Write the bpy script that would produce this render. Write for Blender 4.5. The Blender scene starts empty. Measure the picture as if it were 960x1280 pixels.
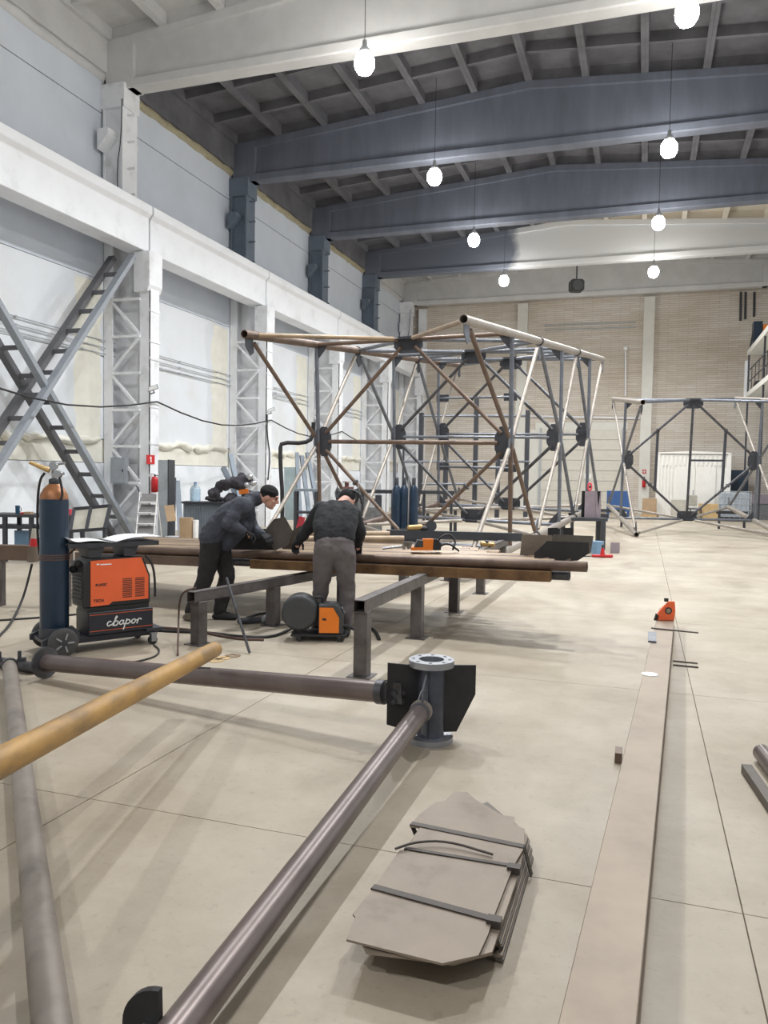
import bpy, bmesh, math, random
from mathutils import Vector, Matrix
random.seed(7)
PI = math.pi
SC = bpy.context.scene
COL = SC.collection
V = Vector

# ------------------------------------------------------------------ camera
F_PX, CAM_H = 975.0, 1.65
def camera_axes():
    vy = V((805 - 480, 600 - 640, F_PX)).normalized()
    vx = -V((-2514 - 480, 545 - 640, F_PX)).normalized()
    vx = (vx - vy * vx.dot(vy)).normalized()
    vz = vx.cross(vy)
    if vz.y > 0: vz = -vz
    return vx, vy, vz            # world axes written in camera space (x right, y down, z forward)
AX, AY, AZ = camera_axes()
CAMPOS = V((0, 0, CAM_H))
right = V((AX.x, AY.x, AZ.x)); down = V((AX.y, AY.y, AZ.y)); fwd = V((AX.z, AY.z, AZ.z))
cam = bpy.data.cameras.new('camera')
cam.sensor_fit = 'VERTICAL'; cam.sensor_height = 32.0; cam.lens = 32.0 * F_PX / 1280.0
cam.clip_start = 0.05; cam.clip_end = 300
camo = bpy.data.objects.new('camera', cam); COL.objects.link(camo)
m = Matrix.Identity(4)
for i in range(3):
    m[i][0] = right[i]; m[i][1] = -down[i]; m[i][2] = -fwd[i]; m[i][3] = CAMPOS[i]
camo.matrix_world = m
SC.camera = camo

def ray(u, v): return fwd + right * ((u - 480) / F_PX) + down * ((v - 640) / F_PX)
def at(u, v, d): return CAMPOS + ray(u, v) * d              # a point measured in the photo at a known distance
def onz(u, v, z=0.0):
    r = ray(u, v); return CAMPOS + r * ((z - CAM_H) / r.z)
def ony(u, v, y):
    r = ray(u, v); return CAMPOS + r * (y / r.y)
def onx(u, v, x):
    r = ray(u, v); return CAMPOS + r * (x / r.x)

# ------------------------------------------------------------------ world, light, exposure
SC.view_settings.view_transform = 'Standard'
SC.view_settings.look = 'None'
SC.view_settings.gamma = 1.0
SC.view_settings.use_curve_mapping = False
SC.view_settings.exposure = 0.0
LAMP_W = 325.0
LAMP_COL = (0.96, 0.98, 1.0)
W = bpy.data.worlds.new('world'); SC.world = W
W.use_nodes = True
W.node_tree.nodes['Background'].inputs[0].default_value = (0.75, 0.85, 1.0, 1)
W.node_tree.nodes['Background'].inputs[1].default_value = 0.4

# ------------------------------------------------------------------ materials
def lin(c):
    c = c / 255.0
    return c / 12.92 if c <= 0.04045 else ((c + 0.055) / 1.055) ** 2.4
def rgb(*c): return tuple(lin(x) for x in c)
def mat(name, col, rough=0.6, metal=0.0, var=0.12, scale=5.0, col2=None, cov=0.5, bump=0.0, bscale=None, stretch=(1, 1, 1), world=False, rot=0.0, spec=0.5, emit=0, trans=0.0, alpha=1.0, detail=5):
    mt = bpy.data.materials.new(name); mt.use_nodes = True
    nt = mt.node_tree; N = nt.nodes; L = nt.links
    b = N['Principled BSDF']
    c = rgb(*col)
    b.inputs['Roughness'].default_value = rough
    b.inputs['Metallic'].default_value = metal
    b.inputs['Specular IOR Level'].default_value = spec
    b.inputs['Transmission Weight'].default_value = trans
    b.inputs['Alpha'].default_value = alpha
    if emit:
        b.inputs['Emission Color'].default_value = (*c, 1); b.inputs['Emission Strength'].default_value = emit
    if world: src = N.new('ShaderNodeNewGeometry').outputs['Position']
    else: src = N.new('ShaderNodeTexCoord').outputs['Object']
    if rot:
        m0 = N.new('ShaderNodeMapping'); L.new(src, m0.inputs[0]); m0.inputs['Rotation'].default_value = (0, 0, rot); src = m0.outputs[0]
    mp = N.new('ShaderNodeMapping'); L.new(src, mp.inputs[0]); mp.inputs['Scale'].default_value = stretch
    no = N.new('ShaderNodeTexNoise'); no.inputs['Scale'].default_value = scale; no.inputs['Detail'].default_value = detail
    no.inputs['Roughness'].default_value = 0.62
    L.new(mp.outputs[0], no.inputs['Vector'])
    cr = N.new('ShaderNodeValToRGB')
    lo = tuple(x * (1 - var) for x in c); hi = tuple(min(1, x * (1 + var)) for x in c)
    e = cr.color_ramp.elements
    if col2 is None:
        e[0].position = 0.3; e[1].position = 0.7
        e[0].color = (*lo, 1); e[1].color = (*hi, 1)
    else:
        c2 = rgb(*col2)
        e[0].position = max(0, cov - 0.12); e[1].position = min(1, cov + 0.12)
        e[0].color = (*c2, 1); e[1].color = (*c, 1)
        x = e.new(min(0.99, cov + 0.3)); x.color = (*hi, 1)
    L.new(no.outputs['Fac'], cr.inputs[0])
    L.new(cr.outputs[0], b.inputs['Base Color'])
    if bump:
        bn = N.new('ShaderNodeTexNoise'); bn.inputs['Scale'].default_value = bscale or scale * 6; bn.inputs['Detail'].default_value = 4
        L.new(mp.outputs[0], bn.inputs['Vector'])
        bu = N.new('ShaderNodeBump'); bu.inputs['Strength'].default_value = bump; bu.inputs['Distance'].default_value = 0.01
        L.new(bn.outputs['Fac'], bu.inputs['Height']); L.new(bu.outputs[0], b.inputs['Normal'])
    return mt

def floor_mat():
    mt = bpy.data.materials.new('concrete_floor'); mt.use_nodes = True
    nt = mt.node_tree; N = nt.nodes; L = nt.links; b = N['Principled BSDF']
    g = N.new('ShaderNodeNewGeometry')
    def noise(s, d, r=0.6, st=(1, 1, 1)):
        mp = N.new('ShaderNodeMapping'); mp.inputs['Scale'].default_value = st; L.new(g.outputs['Position'], mp.inputs[0])
        n = N.new('ShaderNodeTexNoise'); n.inputs['Scale'].default_value = s; n.inputs['Detail'].default_value = d; n.inputs['Roughness'].default_value = r
        L.new(mp.outputs[0], n.inputs['Vector']); return n.outputs['Fac']
    def ramp(f, a, ca, bb, cb):
        r = N.new('ShaderNodeValToRGB'); e = r.color_ramp.elements
        e[0].position = a; e[0].color = (*ca, 1); e[1].position = bb; e[1].color = (*cb, 1); L.new(f, r.inputs[0]); return r.outputs[0]
    def mul(a, c):
        mx = N.new('ShaderNodeMix'); mx.data_type = 'RGBA'; mx.blend_type = 'MULTIPLY'; mx.inputs[0].default_value = 1
        L.new(a, mx.inputs[6]); L.new(c, mx.inputs[7]); return mx.outputs[2]
    base = ramp(noise(0.7, 6), 0.3, rgb(170, 159, 142), 0.7, rgb(192, 183, 167))
    base = mul(base, ramp(noise(3.2, 8, 0.7), 0.3, (0.86, 0.84, 0.82), 0.62, (1, 1, 1)))
    base = mul(base, ramp(noise(1.1, 5, 0.55, (1, 0.5, 1)), 0.24, (0.74, 0.71, 0.68), 0.42, (1, 1, 1)))
    base = mul(base, ramp(noise(21, 4, 0.7), 0.27, (0.82, 0.8, 0.78), 0.42, (1, 1, 1)))
    base = mul(base, ramp(noise(0.45, 4, 0.5), 0.36, (0.84, 0.81, 0.77), 0.56, (1, 1, 1)))
    L.new(base, b.inputs['Base Color'])
    rr = N.new('ShaderNodeMapRange'); L.new(noise(2.2, 5), rr.inputs[0]); rr.inputs[3].default_value = 0.38; rr.inputs[4].default_value = 0.68
    L.new(rr.outputs[0], b.inputs['Roughness'])
    bu = N.new('ShaderNodeBump'); bu.inputs['Strength'].default_value = 0.15; bu.inputs['Distance'].default_value = 0.004
    L.new(noise(60, 3), bu.inputs['Height']); L.new(bu.outputs[0], b.inputs['Normal'])
    return mt

def brick_mat():
    mt = bpy.data.materials.new('whitewashed_brick'); mt.use_nodes = True
    nt = mt.node_tree; N = nt.nodes; L = nt.links; b = N['Principled BSDF']
    g = N.new('ShaderNodeNewGeometry'); sp = N.new('ShaderNodeSeparateXYZ'); cb = N.new('ShaderNodeCombineXYZ')
    L.new(g.outputs['Position'], sp.inputs[0]); L.new(sp.outputs[0], cb.inputs[0]); L.new(sp.outputs[2], cb.inputs[1])
    br = N.new('ShaderNodeTexBrick'); L.new(cb.outputs[0], br.inputs['Vector'])
    br.inputs['Scale'].default_value = 1; br.inputs['Brick Width'].default_value = 0.9; br.inputs['Row Height'].default_value = 0.105
    br.inputs['Mortar Size'].default_value = 0.011; br.inputs['Mortar Smooth'].default_value = 0.4; br.inputs['Bias'].default_value = 0.1
    br.inputs['Color1'].default_value = (*rgb(212, 203, 191), 1); br.inputs['Color2'].default_value = (*rgb(225, 219, 211), 1)
    br.inputs['Mortar'].default_value = (*rgb(184, 173, 160), 1)
    n = N.new('ShaderNodeTexNoise'); n.inputs['Scale'].default_value = 0.5; n.inputs['Detail'].default_value = 7; n.inputs['Roughness'].default_value = 0.7
    mp = N.new('ShaderNodeMapping'); mp.inputs['Scale'].default_value = (0.6, 1, 1.6); L.new(g.outputs['Position'], mp.inputs[0]); L.new(mp.outputs[0], n.inputs['Vector'])
    cr = N.new('ShaderNodeValToRGB'); L.new(n.outputs['Fac'], cr.inputs[0])
    cr.color_ramp.elements[0].position = 0.3; cr.color_ramp.elements[0].color = (0.80, 0.75, 0.685, 1)
    cr.color_ramp.elements[1].position = 0.62; cr.color_ramp.elements[1].color = (1, 1, 1, 1)
    mx = N.new('ShaderNodeMix'); mx.data_type = 'RGBA'; mx.blend_type = 'MULTIPLY'; mx.inputs[0].default_value = 1
    L.new(br.outputs['Color'], mx.inputs[6]); L.new(cr.outputs[0], mx.inputs[7]); L.new(mx.outputs[2], b.inputs['Base Color'])
    bu = N.new('ShaderNodeBump'); bu.inputs['Strength'].default_value = 0.4; bu.inputs['Distance'].default_value = 0.02; bu.invert = True
    L.new(br.outputs['Fac'], bu.inputs['Height']); L.new(bu.outputs[0], b.inputs['Normal'])
    b.inputs['Roughness'].default_value = 0.85
    return mt

def two_tone_mat(name, dark, light, x_edge, var=0.1):
    # old dark paint on the left, newer light paint beyond a sprayed edge at world x = x_edge
    mt = bpy.data.materials.new(name); mt.use_nodes = True
    nt = mt.node_tree; N = nt.nodes; L = nt.links; b = N['Principled BSDF']
    g = N.new('ShaderNodeNewGeometry'); sp = N.new('ShaderNodeSeparateXYZ'); L.new(g.outputs['Position'], sp.inputs[0])
    n = N.new('ShaderNodeTexNoise'); n.inputs['Scale'].default_value = 1.2; n.inputs['Detail'].default_value = 5; L.new(g.outputs['Position'], n.inputs['Vector'])
    ad = N.new('ShaderNodeMath'); ad.operation = 'MULTIPLY_ADD'; L.new(n.outputs['Fac'], ad.inputs[0]); ad.inputs[1].default_value = 1.2; L.new(sp.outputs[0], ad.inputs[2])
    mr = N.new('ShaderNodeMapRange'); L.new(ad.outputs[0], mr.inputs[0]); mr.inputs[1].default_value = x_edge + 0.4; mr.inputs[2].default_value = x_edge + 0.9
    mx = N.new('ShaderNodeMix'); mx.data_type = 'RGBA'; L.new(mr.outputs[0], mx.inputs[0])
    mx.inputs[6].default_value = (*rgb(*dark), 1); mx.inputs[7].default_value = (*rgb(*light), 1)
    L.new(mx.outputs[2], b.inputs['Base Color']); b.inputs['Roughness'].default_value = 0.75
    return mt

M = {}
M['floor'] = floor_mat()
M['joint'] = mat('joint_filler', (104, 92, 78), 0.9)
M['brick'] = brick_mat()
M['wall_up'] = mat('bluish_white_panel', (214, 221, 231), 0.6, var=0.05, scale=0.8, world=True)  # blue tint of the lamp light is put into this white
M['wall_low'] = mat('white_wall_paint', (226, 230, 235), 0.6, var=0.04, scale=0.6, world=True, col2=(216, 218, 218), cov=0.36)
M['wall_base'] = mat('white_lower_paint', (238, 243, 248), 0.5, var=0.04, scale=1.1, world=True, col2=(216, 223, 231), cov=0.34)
M['foam'] = mat('mounting_foam', (232, 230, 218), 0.9, var=0.06, scale=3, world=True, bump=0.25, bscale=8)
M['foam_seam'] = mat('yellowed_foam_seam', (168, 160, 134), 0.9, var=0.12, scale=4, world=True, bump=0.3)
M['white'] = mat('white_structural_paint', (234, 236, 240), 0.55, var=0.06, scale=2.0, world=True, col2=(196, 196, 196), cov=0.33)
M['beam_white'] = mat('white_crane_beam_paint', (238, 241, 246), 0.45, var=0.04, scale=1.5, world=True, col2=(214, 216, 220), cov=0.3)
M['grey_paint'] = mat('pale_grey_paint', (178, 182, 186), 0.5, var=0.08, scale=3)
M['dark_col'] = mat('slate_column_paint', (104, 116, 130), 0.6, var=0.12, scale=2, world=True)
M['roof_white'] = mat('white_roof_paint', (208, 208, 208), 0.8, var=0.08, scale=1.2, world=True)
M['roof_dark'] = mat('dark_slate_roof_paint', (106, 106, 111), 0.8, var=0.3, scale=1.1, world=True, detail=8)
M['roof_dark_rib'] = mat('dark_slate_rib_paint', (116, 120, 128), 0.75, var=0.2, scale=2, world=True)
M['beam_dark'] = mat('dark_slate_beam_paint', (110, 116, 129), 0.65, var=0.16, scale=0.9, world=True, stretch=(2.5, 1, 0.5))
M['beam_two'] = two_tone_mat('half_repainted_beam', (110, 116, 129), (212, 214, 216), -5.6)
M['roof_two'] = two_tone_mat('half_repainted_slab', (116, 118, 125), (210, 202, 188), -4.6)
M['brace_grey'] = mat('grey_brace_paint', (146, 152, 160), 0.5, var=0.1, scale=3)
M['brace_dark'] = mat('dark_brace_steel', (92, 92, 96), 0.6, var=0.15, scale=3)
ST = dict(stretch=(1, 1, 1))
M['steel_dark'] = mat('dark_mill_scale_steel', (84, 84, 88), 0.42, 0.55, var=0.3, scale=7, col2=(60, 58, 58), cov=0.4)
M['steel_black'] = mat('black_plate_steel', (50, 49, 50), 0.5, 0.3, var=0.25, scale=5)
M['steel_grey'] = mat('blue_grey_pipe_steel', (112, 116, 124), 0.4, 0.5, var=0.2, scale=6)
M['steel_light'] = mat('light_bare_pipe_steel', (164, 156, 147), 0.42, 0.4, var=0.15, scale=6)
M['steel_brown'] = mat('brown_rusty_pipe_steel', (112, 94, 82), 0.45, 0.35, var=0.15, scale=4, col2=(90, 74, 66), cov=0.42)
M['steel_tan'] = mat('tan_pipe_steel', (156, 136, 112), 0.42, 0.3, var=0.1, scale=2.5, col2=(128, 110, 92), cov=0.4)
M['pipe_brown'] = mat('brown_polished_pipe', (116, 105, 102), 0.34, 0.45, var=0.12, scale=3, col2=(100, 89, 86), cov=0.42)
M['pipe_grey'] = mat('dull_grey_pipe', (132, 124, 116), 0.5, 0.25, var=0.18, scale=4, col2=(104, 97, 92), cov=0.38)
M['pipe_yellow'] = mat('yellow_rusted_pipe', (182, 142, 80), 0.5, 0.15, var=0.15, scale=6, col2=(116, 96, 72), cov=0.43, rot=1.27, stretch=(.3, 1, 1))
M['rust'] = mat('orange_rusty_tube', (126, 96, 64), 0.6, 0.2, var=0.25, scale=5, col2=(92, 66, 44), cov=0.45)
M['plate_grey'] = mat('oily_grey_plate', (134, 122, 109), 0.5, 0.25, var=0.1, scale=5, col2=(108, 98, 88), cov=0.36, detail=8)
M['plate_edge'] = mat('dark_plate', (98, 92, 86), 0.55, 0.3, var=0.2, scale=7)
M['channel'] = mat('grey_channel_steel', (152, 138, 122), 0.5, 0.2, var=0.08, scale=3, col2=(138, 125, 111), cov=0.4)
M['flange'] = mat('machined_flange_steel', (160, 163, 170), 0.35, 0.6, var=0.15, scale=8)
M['spool'] = mat('blue_grey_spool_steel', (84, 88, 100), 0.38, 0.6, var=0.3, scale=6)
M['dark_metal'] = mat('dark_grey_metal', (66, 68, 74), 0.5, 0.3)
M['trestle'] = mat('grey_trestle_tube', (104, 99, 98), 0.5, 0.4, var=0.25, scale=5, col2=(78, 72, 70), cov=0.42)
M['black_plastic'] = mat('black_plastic', (38, 39, 42), 0.45)
M['dark_plastic'] = mat('charcoal_plastic', (66, 68, 70), 0.5)
M['navy'] = mat('navy_black_paint', (36, 38, 48), 0.4)
M['orange'] = mat('orange_panel_paint', (240, 106, 58), 0.4, var=0.05)
M['orange2'] = mat('bright_orange_paint', (246, 132, 34), 0.4, var=0.05)
M['cyl_blue'] = mat('dark_blue_cylinder_paint', (34, 52, 72), 0.3, 0.1, var=0.15, scale=4)
M['cyl_orange'] = mat('worn_orange_shoulder', (166, 112, 74), 0.4, 0.3, var=0.3, scale=9)
M['chrome'] = mat('bright_valve_metal', (190, 192, 196), 0.25, 0.9)
M['brass'] = mat('brass_metal', (190, 160, 110), 0.35, 0.8)
M['rubber'] = mat('black_rubber', (46, 46, 47), 0.75)
M['tyre'] = mat('grey_wheel_rubber', (72, 72, 72), 0.7)
M['paper'] = mat('white_paper', (246, 247, 250), 0.8, var=0.02)
M['skin'] = mat('skin', (214, 164, 146), 0.55, var=0.06, scale=14)
M['jacket'] = mat('dark_grey_work_jacket', (72, 75, 86), 0.85, var=0.2, scale=9, bump=0.5, bscale=16)
M['trousers_dark'] = mat('black_brown_trousers', (48, 46, 47), 0.9, var=0.2, scale=8, bump=0.5, bscale=14)
M['sweater'] = mat('black_sweater', (44, 45, 49), 0.9, var=0.15, scale=10, bump=0.5, bscale=16)
M['trousers_grey'] = mat('grey_brown_trousers', (104, 98, 98), 0.9, var=0.15, scale=8, bump=0.5, bscale=14)
M['beanie'] = mat('black_knit', (34, 34, 36), 0.95, bump=0.6, bscale=60)
M['boot'] = mat('black_boot', (38, 38, 40), 0.6)
M['boot_tan'] = mat('dusty_boot', (118, 110, 98), 0.8)
M['glove'] = mat('dark_glove', (40, 40, 44), 0.85)
M['hair'] = mat('dark_brown_eye', (40, 30, 26), 0.6)
M['lips'] = mat('lips', (176, 108, 100), 0.5)
M['red'] = mat('red_paint', (196, 40, 44), 0.4)
M['pink_red'] = mat('pinkish_red_plastic', (222, 78, 92), 0.5)
M['water'] = mat('blue_clear_plastic', (206, 230, 246), 0.12, trans=0.75, var=0.03)
M['cardboard'] = mat('cardboard', (178, 152, 122), 0.9)
M['cabinet'] = mat('grey_cabinet_paint', (158, 164, 170), 0.5)
M['corrugated'] = mat('blue_grey_sheet', (128, 138, 148), 0.5, 0.2)
M['teal'] = mat('dark_blue_mug', (30, 76, 104), 0.4)
M['blue'] = mat('blue_bin_paint', (52, 88, 142), 0.5)
M['blue_sheet'] = mat('light_blue_sheet', (124, 158, 190), 0.5)
M['purple'] = mat('mauve_primer', (142, 130, 138), 0.6)
M['container'] = mat('white_container_paint', (240, 238, 232), 0.5, var=0.03)
M['ibc'] = mat('milky_tank_plastic', (196, 206, 216), 0.4, trans=0.25)
M['gate'] = mat('cream_gate_panel', (216, 212, 200), 0.55, var=0.04)
M['sign_white'] = mat('sign_white', (245, 245, 245), 0.5)
M['cable'] = mat('black_cable', (40, 40, 42), 0.6)
M['cable_brown'] = mat('brown_hose', (92, 70, 62), 0.6)
M['socket'] = mat('grey_socket_plastic', (186, 182, 170), 0.5)
M['brown_bag'] = mat('dusty_brown_socket', (110, 98, 86), 0.8)
M['clothes'] = mat('dark_crumpled_cloth', (62, 60, 66), 0.9, var=0.4, scale=7, bump=1.0, bscale=12)
M['teal_glass'] = mat('greenish_sheet', (150, 166, 168), 0.3)
M['valve_red'] = mat('red_brown_valve_paint', (120, 82, 78), 0.55)
M['clutter'] = mat('oily_grey_machine_paint', (120, 122, 124), 0.55, 0.3, var=0.3, scale=9)
M['wood'] = mat('pale_plank', (196, 168, 122), 0.8)
M['lens'] = mat('lamp_lens', (255, 252, 246), 0.4, emit=72)
M['rust_band'] = mat('dark_steel_strap', (74, 68, 64), 0.5, 0.4)
M['ladder_tread'] = mat('grey_rubber_tread', (128, 126, 126), 0.8)
M['warm_pil'] = mat('cream_pilaster_paint', (222, 220, 212), 0.6, var=0.05, scale=2, world=True)

# ------------------------------------------------------------------ mesh builder
class MB:
    def __init__(s): s.v = []; s.f = []; s.sm = []
    def add(s, vs, fs, smooth=False):
        o = len(s.v); s.v += [V(p) for p in vs]
        s.f += [[i + o for i in f] for f in fs]; s.sm += [smooth] * len(fs); return s
    def box(s, x0, x1, y0, y1, z0, z1):
        vs = [(x0, y0, z0), (x1, y0, z0), (x1, y1, z0), (x0, y1, z0), (x0, y0, z1), (x1, y0, z1), (x1, y1, z1), (x0, y1, z1)]
        return s.add(vs, [[0, 3, 2, 1], [4, 5, 6, 7], [0, 1, 5, 4], [1, 2, 6, 5], [2, 3, 7, 6], [3, 0, 4, 7]])
    def bar(s, p0, p1, w, h, up=(0, 0, 1)):
        p0, p1 = V(p0), V(p1); d = (p1 - p0).normalized(); up = V(up)
        sd = d.cross(up)
        if sd.length < 1e-4: sd = d.cross(V((0, 1, 0)))
        sd.normalize(); u = sd.cross(d).normalized()
        vs = []
        for p in (p0, p1):
            for a, b in ((-1, -1), (1, -1), (1, 1), (-1, 1)): vs.append(p + sd * a * w / 2 + u * b * h / 2)
        return s.add(vs, [[3, 2, 1, 0], [4, 5, 6, 7], [0, 1, 5, 4], [1, 2, 6, 5], [2, 3, 7, 6], [3, 0, 4, 7]])
    def prism(s, pts, thick):
        pts = [V(p) for p in pts]; t = V(thick); n = len(pts)
        # orient so the normal faces away from thickness
        nn = V((0, 0, 0))
        for i in range(n):
            a, b = pts[i], pts[(i + 1) % n]; nn += a.cross(b)
        if nn.dot(t) > 0: pts = pts[::-1]
        vs = pts + [p + t for p in pts]
        fs = [list(range(n)), list(range(2 * n - 1, n - 1, -1))]
        for i in range(n):
            j = (i + 1) % n; fs.append([j, i, i + n, j + n])
        return s.add(vs, fs)
    def frame(s, p0, p1):
        d = (V(p1) - V(p0)).normalized()
        a = d.cross(V((0, 0, 1)))
        if a.length < 1e-3: a = d.cross(V((0, 1, 0)))
        a.normalize(); return d, a, a.cross(d).normalized()
    def tube(s, p0, p1, r, n=14, r1=None, cap=True, inner=0.0):
        p0, p1 = V(p0), V(p1); r1 = r if r1 is None else r1
        d, a, b = s.frame(p0, p1)
        def ring(p, q): return [p + (a * math.cos(2 * PI * i / n) + b * math.sin(2 * PI * i / n)) * q for i in range(n)]
        s.add(ring(p0, r) + ring(p1, r1), [[(i + 1) % n, i, i + n, (i + 1) % n + n] for i in range(n)], True)
        if inner:
            s.add(ring(p0, inner) + ring(p1, inner), [[i, (i + 1) % n, (i + 1) % n + n, i + n] for i in range(n)], True)
            s.add(ring(p0, r) + ring(p0, inner), [[i, (i + 1) % n, (i + 1) % n + n, i + n] for i in range(n)])
            s.add(ring(p1, r1) + ring(p1, inner), [[(i + 1) % n, i, i + n, (i + 1) % n + n] for i in range(n)])
        elif cap:
            s.add(ring(p0, r), [list(range(n))]); s.add(ring(p1, r1), [list(range(n - 1, -1, -1))])
        return s
    def path(s, pts, r, n=8, smooth=0):
        pts = [V(p) for p in pts]
        for _ in range(smooth):
            q = [pts[0]]
            for a, b in zip(pts, pts[1:]): q += [a * 0.75 + b * 0.25, a * 0.25 + b * 0.75]
            pts = q + [pts[-1]]
        rings = []; a = None
        for i, p in enumerate(pts):
            d = (pts[min(i + 1, len(pts) - 1)] - pts[max(i - 1, 0)]).normalized()
            if a is None: a = s.frame(p, p + d)[1]
            else:
                a = (a - d * a.dot(d))
                a = a.normalized() if a.length > 1e-4 else s.frame(p, p + d)[1]
            b = a.cross(d).normalized()
            rings += [p + (a * math.cos(2 * PI * k / n) + b * math.sin(2 * PI * k / n)) * r for k in range(n)]
        fs = []
        for i in range(len(pts) - 1):
            for k in range(n): fs.append([i * n + (k + 1) % n, i * n + k, (i + 1) * n + k, (i + 1) * n + (k + 1) % n])
        s.add(rings, fs, True)
        s.add(rings[:n], [list(range(n))]); s.add(rings[-n:], [list(range(n - 1, -1, -1))])
        return s
    def lathe(s, prof, c, n=20, smooth=True, axis=None):
        c = V(c)
        if axis is None: a, b, d = V((1, 0, 0)), V((0, 1, 0)), V((0, 0, 1))
        else: d, a, b = s.frame((0, 0, 0), axis); b = d.cross(a)
        vs = []
        for r, z in prof:
            vs += [c + d * z + (a * math.cos(2 * PI * i / n) + b * math.sin(2 * PI * i / n)) * max(r, 1e-4) for i in range(n)]
        fs = []
        for k in range(len(prof) - 1):
            for i in range(n): fs.append([k * n + i, k * n + (i + 1) % n, (k + 1) * n + (i + 1) % n, (k + 1) * n + i])
        s.add(vs, fs, smooth)
        s.add(vs[:n], [list(range(n - 1, -1, -1))]); s.add(vs[-n:], [list(range(n))])
        return s
    def ball(s, c, r, n=12, m_=8, axes=None):
        c = V(c); rx, ry, rz = r if hasattr(r, '__len__') else (r, r, r)
        A = axes or (V((1, 0, 0)), V((0, 1, 0)), V((0, 0, 1)))
        vs = []
        for k in range(1, m_):
            t = PI * k / m_
            for i in range(n):
                q = 2 * PI * i / n
                vs.append(c + A[0] * rx * math.sin(t) * math.cos(q) + A[1] * ry * math.sin(t) * math.sin(q) + A[2] * rz * math.cos(t))
        fs = [[k * n + i, (k + 1) * n + i, (k + 1) * n + (i + 1) % n, k * n + (i + 1) % n] for k in range(m_ - 2) for i in range(n)]
        vs += [c + A[2] * rz, c - A[2] * rz]; T = len(vs) - 2
        for i in range(n):
            fs.append([T, i, (i + 1) % n]); fs.append([T + 1, (m_ - 2) * n + (i + 1) % n, (m_ - 2) * n + i])
        return s.add(vs, fs, True)
    def capsule(s, p0, r0, p1, r1, n=14):
        p0, p1 = V(p0), V(p1); s.tube(p0, p1, r0, n, r1)
        s.ball(p0, r0 * 0.999); s.ball(p1, r1 * 0.999); return s

def link(o, parent=None):
    COL.objects.link(o)
    if parent is not None: o.parent = parent
    return o
ORG = {}
def obj(name, mb, material, parent=None, bevel=0.0, seg=1, rel=None):
    """rel: vertices are in world space; the parent's origin is taken off. Default: world space when the parent was made with thing_w()."""
    org = ORG.get(parent.name) if parent is not None else None
    me = bpy.data.meshes.new(name)
    vs = [v - org for v in mb.v] if org is not None else mb.v
    me.from_pydata([tuple(v) for v in vs], [], mb.f)
    me.polygons.foreach_set('use_smooth', mb.sm)
    me.materials.append(material)
    me.update()
    o = bpy.data.objects.new(name, me); link(o, parent)
    if org is not None: ORG[o.name] = org
    if bevel:
        b = o.modifiers.new('bevel', 'BEVEL'); b.width = bevel; b.segments = seg; b.limit_method = 'ANGLE'; b.angle_limit = math.radians(40)
    return o
def tag(o, label=None, cat=None, group=None, kind=None):
    if label: o['label'] = label
    if cat: o['category'] = cat
    if group: o['group'] = group
    if kind: o['kind'] = kind
    return o
def thing(name, label, cat, loc=(0, 0, 0), rz=0.0, group=None):       # local coordinates
    o = bpy.data.objects.new(name, None); link(o); o.location = loc; o.rotation_euler = (0, 0, rz); o.empty_display_size = 0.1
    return tag(o, label, cat, group)
def thing_w(name, label, cat, loc, group=None):                       # parts given in world coordinates
    o = thing(name, label, cat, loc, 0, group); ORG[o.name] = V(loc); return o
def struct(name, loc=(0, 0, 0)):
    o = bpy.data.objects.new(name, None); link(o); o.location = loc; ORG[o.name] = V(loc); o['kind'] = 'structure'; return o
def single(name, mb, material, label, cat, loc, group=None, **k):      # a thing that is one mesh, origin at loc
    loc = V(loc)
    mb.v = [v - loc for v in mb.v]
    o = obj(name, mb, material, None, **k); o.location = loc
    return tag(o, label, cat, group)
def sub(o, parent):                                                     # share mesh data
    c = o.copy(); COL.objects.link(c); c.parent = parent; return c
def dup(root, loc, rz=None, label=None):
    r = root.copy(); COL.objects.link(r); r.location = loc
    if rz is not None: r.rotation_euler = (0, 0, rz)
    if label: r['label'] = label
    for ch in list(root.children):
        c = ch.copy(); COL.objects.link(c); c.parent = r
        for g in list(ch.children):
            d = g.copy(); COL.objects.link(d); d.parent = c
    return r
def text_mesh(name, body, size, material, parent, mtx, shear=0.0, depth=0.0015, bold=0.0):
    cu = bpy.data.curves.new(name, 'FONT'); cu.body = body; cu.size = size; cu.extrude = depth; cu.shear = shear; cu.offset = bold
    t = bpy.data.objects.new(name + '_curve', cu); COL.objects.link(t)
    dg = bpy.context.evaluated_depsgraph_get()
    me = bpy.data.meshes.new_from_object(t.evaluated_get(dg))
    bpy.data.objects.remove(t); bpy.data.curves.remove(cu)
    me.materials.clear(); me.materials.append(material)
    me.transform(mtx)
    o = bpy.data.objects.new(name, me); link(o, parent); return o

# ================================================================== THE HALL
XW, XR, YE, YB = -12.43, 5.7, 40.5, -14.0        # left wall, right wall, end wall, wall behind the camera
RIDGE_X, Z_EAVE, Z_RIDGE = -3.3, 11.78, 12.45
SLOPE = (Z_RIDGE - Z_EAVE) / 9.0
def roof_z(x): return Z_RIDGE - abs(x - RIDGE_X) * SLOPE

# floor: cast slabs 3.0 x 3.2 m with sawn joints
fl = struct('floor')
obj('joint_bed', MB().box(XW, XR, YB, YE, -0.2, -0.006), M['joint'], fl)
xs = [XW, -11.6, -8.6, -5.6, -2.6, 0.41, 3.41, XR]
ys = [YB] + [3.2 * k for k in range(-4, 13)] + [YE]
for i in range(len(xs) - 1):
    for j in range(len(ys) - 1):
        if ys[j + 1] - ys[j] < 0.2: continue
        g = 0.0028
        obj('slab', MB().box(xs[i] + g, xs[i + 1] - g, ys[j] + g, ys[j + 1] - g, -0.15, 0.0), M['floor'], fl)

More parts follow.
